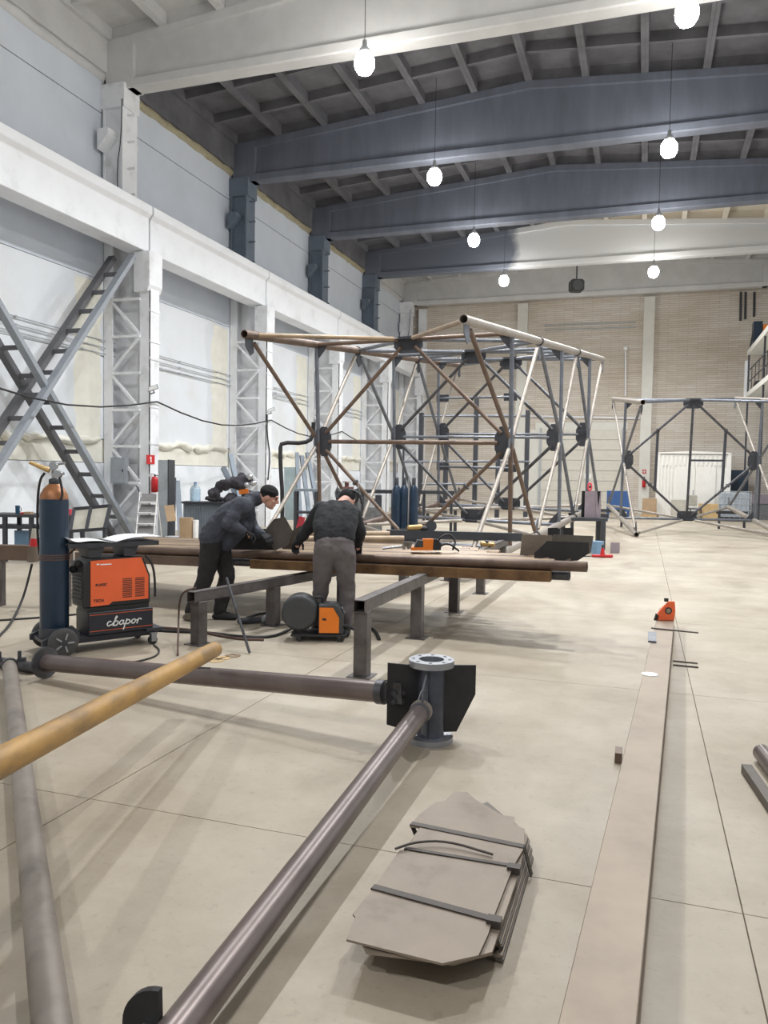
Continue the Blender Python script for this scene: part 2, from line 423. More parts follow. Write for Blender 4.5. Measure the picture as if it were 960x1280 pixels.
# left wall: stacked panels
wl = struct('wall_left')
obj('core', MB().box(XW - 0.4, XW - 0.1, YB, YE, -0.1, 12.0), M['wall_up'], wl)
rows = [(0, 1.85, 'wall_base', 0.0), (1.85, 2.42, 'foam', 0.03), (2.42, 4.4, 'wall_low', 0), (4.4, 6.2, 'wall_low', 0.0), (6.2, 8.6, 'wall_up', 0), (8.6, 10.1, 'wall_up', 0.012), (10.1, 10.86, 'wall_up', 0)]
for z0, z1, mm, off in rows:
    for k in range(5):
        y0, y1 = 10.0 + 6 * k, 16.0 + 6 * k
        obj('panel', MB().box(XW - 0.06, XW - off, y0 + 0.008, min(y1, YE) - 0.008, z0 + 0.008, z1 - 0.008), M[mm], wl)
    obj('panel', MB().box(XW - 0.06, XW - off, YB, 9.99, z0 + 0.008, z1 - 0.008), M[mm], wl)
def ragged_strip(y0, y1, z0, z1, x, t, n, vertical=False, jit=1.0):
    mb = MB(); rnd = random.Random(int(y0 * 10 + z0))
    prev = None
    for i in range(n + 1):
        q = i / n
        if vertical:
            z = z0 + (z1 - z0) * q; a, b = y0 + rnd.uniform(-.08, .08), y1 + rnd.uniform(-.06, .06)
            ring = [V((x, a, z)), V((x + t * rnd.uniform(.5, 1.2), (a * .7 + b * .3), z)), V((x + t * rnd.uniform(.5, 1.2), (a * .3 + b * .7), z)), V((x, b, z))]
        else:
            y = y0 + (y1 - y0) * q; a, b = z0 + jit * rnd.uniform(-.09, .06), z1 + jit * rnd.uniform(-.05, .07)
            ring = [V((x, y, a)), V((x + t * rnd.uniform(.4, 1.3), y, a * .7 + b * .3)), V((x + t * rnd.uniform(.4, 1.3), y, a * .3 + b * .7)), V((x, y, b))]
        if prev: mb.add(prev + ring, [[i_, i_ + 1, i_ + 5, i_ + 4] for i_ in range(3)], True)
        prev = ring
    return mb
for k in range(5):
    y0 = 10 + 6 * k
    obj('foam_bead', ragged_strip(y0 + 0.3, y0 + 5.6, 2.3, 2.47, XW - 0.005, 0.1, 26), M['foam'], wl)
    obj('foam_strip', ragged_strip(y0 + 4.75, y0 + 5.75, 2.4, 6.1, XW - 0.005, 0.05, 14, True), M['foam'], wl)
tr = struct('trim_1')
for k in range(5):
    y0 = 10 + 6 * k
    dark = 16 <= y0 < 34
    obj('edge_beam', MB().box(XW - 0.2, XW + 0.12, y0 + 0.01, min(y0 + 5.99, YE), 11.02, 11.82), M['roof_dark'] if dark else M['roof_white'], tr)
    obj('foam_seam', ragged_strip(y0 + 0.2, y0 + 5.8, 10.84, 11.06, XW + 0.005, 0.1, 20, jit=.3), M['foam_seam'] if dark else M['roof_white'], tr)
obj('edge_beam', MB().box(XW - 0.2, XW + 0.12, YB, 9.99, 10.84, 11.82), M['roof_white'], tr)

# end wall, right wall, wall behind
we = struct('wall_end')
obj('masonry', MB().box(XW - 0.4, XR + 0.4, YE, YE + 0.4, -0.1, 13), M['brick'], we)
for x, w in ((-6.1, 0.5), (0.0, 0.5)):
    obj('pilaster', MB().box(x - w / 2, x + w / 2, YE - 0.32, YE + 0.02, 0, 10.5), M['warm_pil'], we)
obj('pilaster', MB().box(-11.6, -11.2, YE - 0.3, YE + 0.02, 0, 10.5), M['white'], we)
obj('lintel', MB().box(-5.35, -0.85, YE - 0.06, YE + 0.02, 4.1, 4.5), M['warm_pil'], we)
obj('door_jamb', MB().box(-5.85, -5.0, YE - 0.08, YE + 0.02, 0, 4.12), M['warm_pil'], we)
wr = struct('wall_right')
obj('panel', MB().box(XR, XR + 0.4, YB, YE, -0.1, 13), M['wall_low'], wr)
wb = struct('wall_back')
obj('panel', MB().box(XW - 0.4, XR + 0.4, YB - 0.4, YB, -0.1, 13), M['wall_low'], wb)

# sectional gate in the end wall
dg_ = struct('door_1')
for k in range(8):
    obj('panel', MB().box(-5.0, -1.1, YE - 0.14, YE - 0.05, 0.02 + k * 0.515, 0.02 + k * 0.515 + 0.5), M['gate'], dg_)
obj('guide_rail', MB().box(-5.1, -5.0, YE - 0.2, YE - 0.02, 0, 4.2), M['grey_paint'], dg_)
obj('guide_rail', MB().box(-1.1, -1.0, YE - 0.2, YE - 0.02, 0, 4.2), M['grey_paint'], dg_)

# roof slabs
ce = struct('ceiling')
def slab_mesh(left):
    mb = MB(); w, l = 1.5, 5.98
    mb.box(0, w, 0, l, 0.3, 0.36)
    mb.box(0.0, 0.09, 0, l, 0.0, 0.31); mb.box(w - 0.09, w, 0, l, 0.0, 0.31)
    for y in (0.0, 1.45, 2.94, 4.43, l - 0.12): mb.box(0.09, w - 0.09, y, y + 0.12, 0.06 if 0.1 < y < l - 0.2 else 0.0, 0.31)
    return mb
sm_ = {}
for k in range(5):
    y0 = 10 + 6 * k
    for i in range(12):
        left = i < 6
        x0 = -12.3 + 1.5 * i
        key = 'roof_white' if k == 0 or k == 4 else ('roof_two' if k == 3 else 'roof_dark')
        if key not in sm_:
            o = obj('slab', slab_mesh(left), M[key], ce); sm_[key] = o
        else:
            o = sub(sm_[key], ce)
        o.location = (x0, y0 + 0.01, roof_z(x0) if left else roof_z(x0)); o.rotation_euler = (0, -math.atan(SLOPE) if left else math.atan(SLOPE), 0)
obj('roof_deck', MB().prism([(-12.9, YB, 12.1), (RIDGE_X, YB, 12.82), (6.1, YB, 12.13), (6.1, YB, 12.4), (RIDGE_X, YB, 13.1), (-12.9, YB, 12.4)], (0, YE - YB + 0.4, 0)), M['roof_white'], ce)

# roof beams
def roof_beam(y, key, label):
    t = thing_w('roof_beam', label, 'beam', (RIDGE_X, y, 10.5), 'roof beams')
    x0, x1, zb = -12.35, 5.65, 10.62
    obj('bottom_flange', MB().box(x0 + 0.5, x1 - 0.5, y - 0.2, y + 0.2, zb, zb + 0.24), M[key], t, bevel=0.03)
    top = lambda x: roof_z(x)
    obj('web', MB().prism([(x0 + 0.1, y - 0.09, zb + 0.03), (x1 - 0.1, y - 0.09, zb + 0.03), (x1 - 0.1, y - 0.09, top(x1) - .03), (RIDGE_X, y - 0.09, top(RIDGE_X) - .03), (x0 + 0.1, y - 0.09, top(x0) - .03)], (0, 0.18, 0)), M[key], t)
    obj('top_flange', MB().prism([(x0, y - 0.2, top(x0) - 0.2), (RIDGE_X, y - 0.2, top(RIDGE_X) - 0.2), (x1, y - 0.2, top(x1) - 0.2), (x1, y - 0.2, top(x1)), (RIDGE_X, y - 0.2, top(RIDGE_X)), (x0, y - 0.2, top(x0))], (0, 0.4, 0)), M[key], t)
    for a, b in ((x0, x0 + 0.75), (x1 - 0.75, x1)):
        obj('end_block', MB().prism([(a, y - 0.21, zb), (b, y - 0.21, zb), (b, y - 0.21, top(b) - 0.02), (a, y - 0.21, top(a) - 0.02)], (0, 0.42, 0)), M[key], t)
    return t
roof_beam(16, 'roof_white', 'nearest white concrete roof beam across the top of the photo')
roof_beam(22, 'beam_dark', 'deep dark slate roof beam right behind the nearest white one')
roof_beam(28, 'beam_dark', 'second dark slate roof beam, between the two middle lamp pairs')
roof_beam(34, 'beam_two', 'roof beam painted dark at its left and white at its right')
roof_beam(40, 'roof_white', 'farthest white roof beam standing over the brick end wall')

# crane beams along the left wall
def crane_beam(y0, y1, label):
    t = thing_w('crane_beam', label, 'beam', (-11.5, y0, 6.83), 'crane beams on the left columns')
    a, b = y0 + 0.03, y1 - 0.03
    prof = [(-11.8, 6.83), (-11.27, 6.83), (-11.27, 7.6), (-11.17, 7.7), (-11.17, 7.9), (-11.8, 7.9)]
    obj('girder', MB().prism([(x, a, z) for x, z in prof], (0, b - a, 0)), M['beam_white'], t, bevel=0.012)
    obj('rail', MB().box(-11.5, -11.42, a, b, 7.895, 7.96), M['dark_metal'], t)
crane_beam(9.8, 16, 'nearest white crane beam on the left wall, running out of frame')
crane_beam(16, 22, 'white crane beam between the two nearest lattice columns')
crane_beam(22, 28, 'third white crane beam from the camera, above the front of the truss')
crane_beam(28, 34, 'fourth white crane beam from the camera')
crane_beam(34, 40.3, 'farthest white crane beam reaching the end wall')

# left columns
def column(y, up, label, lower=True):
    t = thing_w('lattice_column', label, 'column', (-11.5, y, 0), 'columns along the left wall')
    w = M['white']
    mb = MB()
    mb.box(-11.09, -10.8, y - 0.17, y - 0.14, 0, 6.1); mb.box(-11.09, -10.8, y + 0.14, y + 0.17, 0, 6.1); mb.box(-10.83, -10.79, y - 0.17, y + 0.17, 0, 6.1)
    mb.box(-10.97, -10.94, y - 0.14, y + 0.14, 0, 6.1)
    obj('front_branch', mb, w, t)
    mb = MB(); mb.box(-12.08, -12.04, y - 0.2, y + 0.2, 0, 7.7); mb.box(-12.04, -11.84, y - 0.2, y - 0.16, 0, 7.7); mb.box(-12.04, -11.84, y + 0.16, y + 0.2, 0, 7.7)
    obj('rear_branch', mb, w, t)
    zs = [0.5, 1.35, 2.2, 3.05, 3.9, 4.75, 5.6]
    for i, z in enumerate(zs):
        obj('strut', MB().box(-11.86, -11.07, y - 0.215, y - 0.165, z - 0.03, z + 0.03), w, t)
        if i < len(zs) - 1:
            z1 = zs[i + 1]
            p0, p1 = ((-11.85, y - 0.19, z1 - 0.05), (-11.1, y - 0.19, z + 0.05)) if i % 2 else ((-11.85, y - 0.19, z + 0.05), (-11.1, y - 0.19, z1 - 0.05))
            obj('lacing', MB().bar(p0, p1, 0.05, 0.06), w, t)
    obj('infill_plate', MB().box(-11.86, -11.08, y + 0.12, y + 0.15, 0, 7.6), w, t)
    for z in (1.5, 2.25, 3.1, 4.2, 4.6, 5.3):
        obj('batten', MB().box(-10.82, -10.775, y - 0.18, y + 0.18, z, z + 0.07), w, t)
    obj('corbel', MB().prism([(-11.2, y - 0.26, 6.66), (-10.76, y - 0.26, 6.66), (-10.76, y - 0.26, 5.9), (-10.82, y - 0.26, 5.75), (-11.2, y - 0.26, 5.75)], (0, 0.52, 0)), w, t, bevel=0.01)
    obj('head_plate', MB().box(-12.05, -11.5, y - 0.3, y + 0.3, 7.6, 7.74), M[up], t)
    mu = M[up]
    mb = MB(); mb.box(-12.05, -12.0, y - 0.28, y + 0.28, 7.7, 10.5); mb.box(-11.56, -11.5, y - 0.28, y + 0.28, 7.7, 10.5); mb.box(-12.0, -11.56, y - 0.2, y - 0.17, 7.7, 10.5)
    obj('upper_shaft', mb, mu, t)
    for z in (8.0, 8.6, 9.2, 9.8):
        obj('rung', MB().box(-11.5, -11.3, y - 0.1, y - 0.05, z, z + 0.04), mu, t)
    obj('bracket', MB().prism([(-12.0, y - 0.2, 9.4), (-11.7, y - 0.2, 9.4), (-11.7, y - 0.2, 9.28), (-12.0, y - 0.2, 8.95)], (0, -0.35, 0)), mu, t)
    obj('bracket', MB().prism([(-12.0, y + 0.25, 9.4), (-11.7, y + 0.25, 9.4), (-11.7, y + 0.25, 9.28), (-12.0, y + 0.25, 8.95)], (0, 0.35, 0)), mu, t)
    obj('cap', MB().box(-12.1, -11.44, y - 0.3, y + 0.3, 9.95, 10.5), mu, t, bevel=0.01)
    if up == 'white':
        obj('wire', MB().path([(-11.48, y - 0.32, 10.1), (-11.5, y - 0.33, 9.2), (-11.62, y - 0.32, 8.6), (-11.6, y - 0.3, 7.75)], 0.012, 6, 1), M['cable'], t)
    for ch in t.children:
        ch.data.transform(Matrix.Diagonal((1, 1, 1.0225, 1)))
    t.location.x -= 0.33
    return t
column(16, 'white', 'nearest white lattice column, with the fire extinguisher on it')
column(22, 'dark_col', 'second lattice column, its dark top right of the nearest white one')
column(28, 'dark_col', 'third lattice column, behind the front left corner of the truss')
column(34, 'dark_col', 'fourth lattice column with the last dark top')
column(39.7, 'white', 'farthest left column, all white, in the corner by the end wall')

# X bracing between columns: two braces of a front and a rear chord with rungs
def brace(p0, p1, label):
    p0, p1 = V(p0), V(p1); back = V((-0.55, 0, 0))
    t = thing_w('cross_brace', label, 'brace', p0 if p0.z < p1.z else p1, 'wind bracing at the left wall')
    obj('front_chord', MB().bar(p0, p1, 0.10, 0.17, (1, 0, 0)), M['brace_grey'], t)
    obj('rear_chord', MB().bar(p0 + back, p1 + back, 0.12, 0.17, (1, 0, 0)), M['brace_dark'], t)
    n = int((p1 - p0).length / 0.62)
    for i in range(1, n):
        q = p0.lerp(p1, i / n)
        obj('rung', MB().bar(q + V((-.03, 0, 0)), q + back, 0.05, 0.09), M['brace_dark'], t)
    return t
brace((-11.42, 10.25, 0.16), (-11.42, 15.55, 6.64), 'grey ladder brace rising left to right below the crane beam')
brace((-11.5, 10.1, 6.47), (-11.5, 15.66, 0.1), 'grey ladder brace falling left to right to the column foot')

# conduits on the left wall, three runs
for i, z in enumerate((4.62, 4.45, 4.3)):
    mb = MB(); mb.path([(XW + 0.06, 9.9, z + 0.22)] + [(XW + 0.06, y, z + 0.22 - 0.012 * (y - 10)) for y in range(12, 40, 2)], 0.014, 6)
    for y in range(11, 40, 2): mb.box(XW, XW + 0.07, y - 0.02, y + 0.02, z + 0.2 - 0.012 * (y - 10), z + 0.245 - 0.012 * (y - 10))
    single('wall_conduit', mb, M['grey_paint'], ['uppermost of the three thin conduits along the left wall', 'middle one of the three thin conduits along the left wall', 'lowest of the three thin conduits along the left wall'][i], 'conduit', (XW + 0.06, 10, z), 'conduits on the left wall')
# sagging black cable strung along the columns
mb = MB(); pts = []
for a, b in ((9.9, 16), (16, 22), (22, 28), (28, 34)):
    for i in range(6):
        q = i / 6; pts.append((-11.06, a + (b - a) * q, 3.32 - 0.35 * math.sin(PI * q) - 0.0))
pts.append((-11.06, 34, 3.3)); mb.path(pts, 0.02, 6)
single('overhead_cable', mb, M['cable'], 'long black cable sagging from column to column at the left', 'cable', (-11.12, 16, 3.3))

# high bay lamps
def lamp(x, y, label):
    t = thing('high_bay_lamp', label, 'lamp', (x, y, 10.03), 0, 'ceiling lamps')
    obj('housing', MB().lathe([(0.12, 0.06), (0.12, 0.1), (0.09, 0.16), (0.05, 0.2), (0.04, 0.32), (0.02, 0.33)], (0, 0, 0), 20), M['grey_paint'], t)
    obj('lens', MB().lathe([(0.13, 0.06), (0.19, -0.03), (0.205, -0.13), (0.19, -0.23), (0.13, -0.32), (0.03, -0.36)], (0, 0, 0), 20), M['lens'], t)  # oval sized to the lamp's bloom, its glow is built into the shape
    obj('cord', MB().tube((0, 0, 0.32), (0, 0, roof_z(x) - 10.03 + 0.31), 0.007, 6), M['cable'], t)
    li = bpy.data.lights.new('lamp_light', 'AREA'); li.shape = 'DISK'; li.size = 0.3; li.energy = LAMP_W; li.color = LAMP_COL; li.spread = math.radians(155)
    lo = bpy.data.objects.new('lamp_light', li); link(lo, t); lo.location = (0, 0, -0.38)
    return t
rows_ = ['nearest', 'second nearest', 'third nearest', 'farthest']
for i, (xl, yl, xr, yr) in enumerate(((-5.57, 15.05, .47, 15.1), (-5.74, 21.2, .34, 21.0), (-5.88, 27.13, .19, 26.9), (-5.83, 33.0, .11, 33.1))):
    lamp(xl, yl, rows_[i] + ' glowing lamp of the left ceiling row')
    lamp(xr, yr, rows_[i] + ' glowing lamp of the right ceiling row')
for y, nm in ((9.4, 'nearest'), (-4.5, 'farther')):
    for x, sd in ((-5.6, 'left'), (0.5, 'right')):
        lamp(x, y, 'glowing %s row ceiling lamp out of view, %s to the picture' % (sd, nm))

# ================================================================== NEAR: the tube frame being laid out on the floor
def flange_disc(mb, c, axis, r, t, hole=0.0, n=28):
    c = V(c); a = V(axis).normalized()
    mb.tube(c - a * t / 2, c + a * t / 2, r, n, inner=hole); return mb
def bolts_ring(parent, c, axis, rb, n, r=0.011, h=0.02, m_=None):
    c = V(c); d, a, b = MB().frame((0, 0, 0), axis)
    for i in range(n):
        p = c + (a * math.cos(2 * PI * i / n) + b * math.sin(2 * PI * i / n)) * rb
        obj('bolt', MB().tube(p - d * h, p + d * h, r, 6), m_ or M['flange'], parent)

NODE = V((-1.22, 4.66, 0))
t = thing_w('flanged_node', 'flanged spool piece with two black gusset plates standing on the floor', 'fitting', NODE)
mb = MB(); mb.tube(NODE + V((0, 0, 0.03)), NODE + V((0, 0, 0.48)), 0.085, 28, inner=0.076); obj('spool_tube', mb, M['spool'], t)
for z0, z1, r in ((0.475, 0.515, 0.142), (0.0, 0.036, 0.142)):
    o = obj('flange', flange_disc(MB(), NODE + V((0, 0, (z0 + z1) / 2)), (0, 0, 1), r, z1 - z0, 0.078), M['flange'], t, bevel=0.003)
for i in range(8):
    q = 2 * PI * i / 8 + .2; p = NODE + V((0.112 * math.cos(q), 0.112 * math.sin(q), 0.513))
    obj('bolt_hole', MB().tube(p, p + V((0, 0, 0.0035)), 0.011, 10), M['steel_black'], t)
pl_a = V((-1.46, 4.52, 0)); pl_b = V((-0.965, 4.79, 0)); d_ = (pl_b - pl_a).normalized(); nrm_ = V((d_.y, -d_.x, 0)) * -0.014
o = obj('gusset_plate', MB().prism([pl_a + V((0, 0, .115)), NODE - d_ * .08 + V((0, 0, .045)), NODE - d_ * .08 + V((0, 0, .475)), pl_a + V((0, 0, .50))], nrm_), M['steel_black'], t)
for i in range(2):
    for j in range(2):
        p = pl_a + d_ * (0.035 + .055 * i) + V((0, 0, .26 + .055 * j)); obj('bolt', MB().tube(p + nrm_ * 1.6, p - nrm_ * 1.6, 0.017, 6), M['dark_metal'], t)
obj('gusset_plate', MB().prism([NODE + d_ * .08 + V((0, 0, .05)), NODE + d_ * .17 + V((0, 0, .05)), pl_b + V((0, 0, .285)), pl_b + V((0, 0, .47)), NODE + d_ * .08 + V((0, 0, .475))], nrm_), M['steel_black'], t)
toB = V((-0.02, -1, 0)).normalized(); sB = V((1, -0.02, 0)) * 0.012
obj('gusset_rib', MB().prism([NODE + toB * .08 + V((-.006, 0, .05)), NODE + toB * .19 + V((-.006, 0, .10)), NODE + toB * .19 + V((-.006, 0, .36)), NODE + toB * .08 + V((-.006, 0, .475))], sB), M['steel_grey'], t)
obj('gusset_rib', MB().prism([NODE - toB * .08 + V((-.006, 0, .05)), NODE - toB * .2 + V((-.006, 0, .10)), NODE - toB * .2 + V((-.006, 0, .36)), NODE - toB * .08 + V((-.006, 0, .475))], sB), M['steel_black'], t)

# tube running left from the node
A0, A1 = V((-4.45, 4.97, 0.125)), V((-1.50, 4.555, 0.305))
t = thing_w('round_tube', 'dark tube with an end flange, lying behind the yellow one and bolted to the node', 'pipe', A0)
obj('pipe_body', MB().tube(A0, A1, 0.066, 24, inner=0.058), M['pipe_brown'], t)
obj('end_flange', flange_disc(MB(), A0 - (A1 - A0).normalized() * 0.012, A1 - A0, 0.124, 0.024, 0.0), M['steel_dark'], t)
dA = (A1 - A0).normalized()
obj('collar', flange_disc(MB(), A1 - dA * 0.01, dA, 0.076, 0.05, 0.0), M['steel_dark'], t)
p = A1 + dA * 0.02; obj('lug_plate', MB().bar(p - dA * .0, p + dA * .11, 0.012, 0.13), M['steel_dark'], t)
# thin tube continuing to the left of the flange
t = thing_w('round_tube', 'thin dark tube entering from the left edge to the round flange', 'pipe', (-4.62, 5.05, 0.046))
obj('pipe_body', MB().tube((-6.6, 5.25, 0.046), (-4.62, 5.05, 0.046), 0.045, 16), M['steel_dark'], t)
# tube running from the node towards the camera
B1 = V((-1.235, 4.50, 0.235)); B0 = at(243, 1262, 2.22); B0.z = 0.12
dB = (B1 - B0).normalized()
t = thing_w('round_tube', 'long brown polished tube from the node to the bottom edge of the photo', 'pipe', B0)
obj('pipe_body', MB().tube(B0 - dB * 0.9, B1, 0.058, 28), M['pipe_brown'], t)
obj('collar', flange_disc(MB(), B1 - dB * 0.012, dB, 0.068, 0.03), M['steel_light'], t)
obj('collar', flange_disc(MB(), B1 - dB * 0.06, dB, 0.064, 0.012), M['steel_grey'], t)
sdB = dB.cross(V((0, 0, 1))).normalized(); upB = sdB.cross(dB).normalized(); cB = B0 - dB * 0.1 - sdB * 0.05
obj('half_flange', MB().prism([cB + upB * .118 * math.sin(q) + sdB * .118 * math.cos(q) for q in [PI / 2 + PI * i / 16 for i in range(17)]], dB * .02), M['steel_black'], t)
p = B0 - dB * 0.16 + V((-0.095, 0, 0.0)); obj('stud', MB().tube(p, p + dB * 0.1, 0.014, 10), M['flange'], t)
obj('pull_tab', MB().path([B1 + V((-.02, -.02, .05)), B1 + V((-.0, -.01, .12)), B1 + V((.02, -.005, .125))], 0.006, 6), M['flange'], t)
# left tube towards the camera
C1 = onz(12, 833, .1); C0 = onz(66, 1290, .1)
dC = (C0 - C1).normalized()
t = thing_w('round_tube', 'dull grey tube running down the left side to the bottom of the photo', 'pipe', C1)
obj('pipe_body', MB().tube(C1, C0 + dC * 0.5, 0.054, 26, inner=0.046), M['pipe_grey'], t)
obj('clamp', flange_disc(MB(), C1 - dC * 0.02, dC, 0.062, 0.05), M['steel_dark'], t)
for sx in (-1, 1):
    p = C1 + V((0.06 * sx, 0.04 * sx, 0.05)); obj('bolt', MB().tube(p, p + V((0, 0, 0.07)), 0.014, 8), M['dark_metal'], t)
    obj('clamp_ear', MB().bar(C1 + V((0.045 * sx, 0.035 * sx, 0.05)), C1 + V((0.095 * sx, 0.07 * sx, 0.05)), 0.05, 0.03), M['dark_metal'], t)
# yellow tube resting on the dark one
D1 = at(268, 812, 5.35); D0 = at(0, 953, 2.66); dD = (D0 - D1).normalized()
kA = (D1 + dD * 0.35)
t = thing_w('round_tube', 'yellow rust-streaked tube slanting above the grey tube at the left', 'pipe', D1)
obj('pipe_body', MB().tube(D1, D0 + dD * 0.9, 0.054, 26), M['pipe_yellow'], t)
obj('tongue', MB().bar(D1 + dD * 0.42 + V((0, 0, -.056)), D1 + dD * 0.24 + V((0.03, 0, -.085)), 0.03, 0.012), M['steel_dark'], t)
# its far support, just left of the frame
sD = D0 + dD * 0.55
t = thing_w('support_stand', 'steel stand holding the near end of the yellow tube, outside the picture', 'stand', (sD.x, sD.y, 0))
obj('post', MB().box(sD.x - .05, sD.x + .05, sD.y - .05, sD.y + .05, 0.01, sD.z - 0.06), M['trestle'], t)
obj('foot', MB().box(sD.x - .18, sD.x + .18, sD.y - .18, sD.y + .18, 0, 0.012), M['trestle'], t)
# timber block under the yellow tube where it passes the dark tube
# strapped bundle of cut plates
PB = V((-0.69, 2.95, 0))
t = thing_w('plate_bundle', 'strapped stack of oily cut steel plates lying on the floor in front', 'steel plates', PB)
def ground(u, v, z): 
    p = onz(u, v, z); return p
def pix_plate(pix, z, th, m_, bev=0.0):
    pts = [ground(u, v, z) for u, v in pix]
    return obj('plate', MB().prism(pts, (0, 0, -th)), m_, t, bevel=bev)
top = 0.128
pix_plate([(433, 1174), (444, 1146), (441, 1142), (466, 1111), (616, 1148), (610, 1168), (598, 1194), (553, 1204)], top, 0.008, M['plate_grey'])
pix_plate([(466, 1111), (500, 1062), (641, 1084), (617, 1146), (597, 1147)], top + 0.001, 0.008, M['plate_grey'])
pix_plate([(508, 1060), (534, 1021), (656, 1058), (642, 1082)], top + 0.002, 0.008, M['plate_grey'])
pix_plate([(512, 1032), (524, 1018), (546, 1002), (556, 1001), (568, 989), (584, 990), (614, 1017), (643, 1021), (643, 1031), (656, 1036), (655, 1058), (580, 1040)], top + 0.0015, 0.008, M['plate_grey'])
rnd = random.Random(3)
base = [(452, 1182), (440, 1160), (500, 1062), (524, 1022), (556, 1003), (584, 992), (640, 1024), (657, 1040), (640, 1090), (616, 1160), (612, 1185), (560, 1196)]
zz = 0.113
for k in range(8):
    j = rnd.uniform(-0.012, 0.02); q = V((0.012 + 0.006 * k, 0.0 + 0.01 * (k % 3), 0))
    pts = [ground(u, v, top) + q + V((rnd.uniform(-.006, .012), rnd.uniform(-.004, .01), 0)) for u, v in base]
    if k > 0:
        c = sum(pts, V((0, 0, 0))) / len(pts)
        ylim = 2.50 if k < 2 else 2.58
        pts = [V((min(p.x, -.43 + .004 * k), max(p.y, ylim + rnd.uniform(-.01, .03)), 0)) for p in pts]
        pts = [p if p.x > c.x else V((p.x + .07, p.y, 0)) for p in pts]
    pts = [V((p.x, p.y, zz)) for p in pts]
    obj('plate', MB().prism(pts, (0, 0, -0.011)), M['plate_edge'] if k % 2 else M['plate_grey'], t)
    zz -= 0.0135
def strap(ua, va, ub, vb, w=0.032):
    a, b = ground(ua, va, top + 0.004), ground(ub, vb, top + 0.004); d = (b - a).normalized()
    mb = MB(); mb.bar(a, b, w, 0.004)
    mb.bar(b, b + V((0.0, 0, -0.115)) + d * 0.035, w, 0.004, d); mb.bar(a, a + V((0, 0, -0.1)) + d * 0.05, w, 0.004, d)
    obj('strap', mb, M['rust_band'], t)
strap(466, 1108, 617, 1149); strap(506, 1060, 640, 1082, 0.02); strap(514, 1029, 655, 1058)
mb = MB(); mb.path([ground(494, 1061, top + .012), ground(520, 1052, top + .02), ground(560, 1051, top + .02), ground(616, 1068, top + .012)], 0.005, 6, 2); obj('loose_strap', mb, M['rust_band'], t)
for u, v in ((616, 1152), (641, 1086)):
    p = ground(u, v, top); obj('strap_seal', MB().box(p.x - .02, p.x + .03, p.y - .02, p.y + .02, top - 0.012, top + 0.014), M['rust_band'], t)

# long flat channel on the floor
t = thing_w('steel_beam', 'long grey steel beam lying on the floor towards the orange magnet', 'steel beam', (0.1, 2.3, 0))
c0, c1, c2, c3 = V((-0.253, 0.55, .2)), V((-0.052, 0.55, .2)), V((0.381, 9.40, .2)), V((0.208, 9.35, .2))
obj('top_flange', MB().prism([c0, c1, c2, c3], (0, 0, -0.012)), M['channel'], t, bevel=.003)
obj('bottom_flange', MB().prism([V((c.x, c.y, .012)) for c in (c0, c1, c2, c3)], (0, 0, -0.012)), M['channel'], t)
a, b = (c0 + c1) / 2, (c2 + c3) / 2
obj('web', MB().bar(V((a.x, a.y, .1)), V((b.x, b.y, .1)), .01, .176), M['plate_edge'], t)
p = onz(832, 776, 0.2)
t = thing_w('magnet_square', 'orange welding magnet standing on the far end of the long beam', 'magnet', (p.x, p.y, 0.201))
R_ = right.normalized(); U_ = V((0, 0, 1)); q = p + V((0, 0, 0.0))
def pl(x, z): return q + R_ * x + U_ * z
mb = MB(); mb.prism([pl(-.11, 0.002), pl(.09, 0.002), pl(.10, .1), pl(.09, .2), pl(.03, .2), pl(-.04, .13), pl(-.07, .09)], V((R_.y, -R_.x, 0)) * -0.03)
obj('body', mb, M['orange'], t, bevel=0.004)
mb = MB(); c = pl(.025, .105) + V((R_.y, -R_.x, 0)) * 0.002; mb.tube(c, c + V((R_.y, -R_.x, 0)) * 0.004, 0.036, 18, inner=0.024); obj('hole_ring', mb, M['steel_black'], t)
mb = MB(); mb.tube(c, c + V((R_.y, -R_.x, 0)) * 0.002, 0.026, 16); obj('hole', mb, M['channel'], t)
mb = MB(); mb.tube(pl(0, .2), pl(-.0, .235), 0.022, 12); obj('knob', mb, M['steel_black'], t)
mb = MB(); mb.prism([pl(-.115, 0.002), pl(-.08, 0.002), pl(-.07, .05), pl(-.095, .075)], V((R_.y, -R_.x, 0)) * -0.03); obj('pole_shoe', mb, M['steel_black'], t)
def rod(u0, v0, u1, v1, z, r, label, name='steel_rod', m_='plate_edge', cat='rod', group='rods by the long beam'):
    a, b = onz(u0, v0, z), onz(u1, v1, z); a.z = b.z = z
    return single(name, MB().tube(a, b, r, 8), M[m_], label, cat, a, group)
rod(814, 785, 873, 791, 0.209, 0.008, 'thin rod across the long beam in front of the orange magnet')
rod(841, 831, 873, 834, 0.008, 0.008, 'nearer of the two short rods at the right of the long beam')
rod(841, 826, 872, 829, 0.008, 0.007, 'farther of the two short rods at the right of the long beam')
p = onz(815, 797, 0.2)
single('steel_offcut', MB().box(p.x - .035, p.x + .035, p.y - .25, p.y + .2, 0.201, 0.218), M['steel_grey'], 'short blue-grey flat offcut on the far end of the long beam', 'offcut', p)
p = onz(812, 843, 0.201)
mb = MB(); mb.tube(p, p + V((0, 0, .004)), 0.06, 16); single('paper_scrap', mb, M['paper'], 'small round pale scrap lying on the long beam', 'scrap', p)
p = onz(773, 950, 0)
single('wood_wedge', MB().box(p.x - .02, p.x + .02, p.y - .06, p.y + .06, 0, .06), M['steel_brown'], 'small dark wedge beside the left edge of the long beam', 'wedge', p)

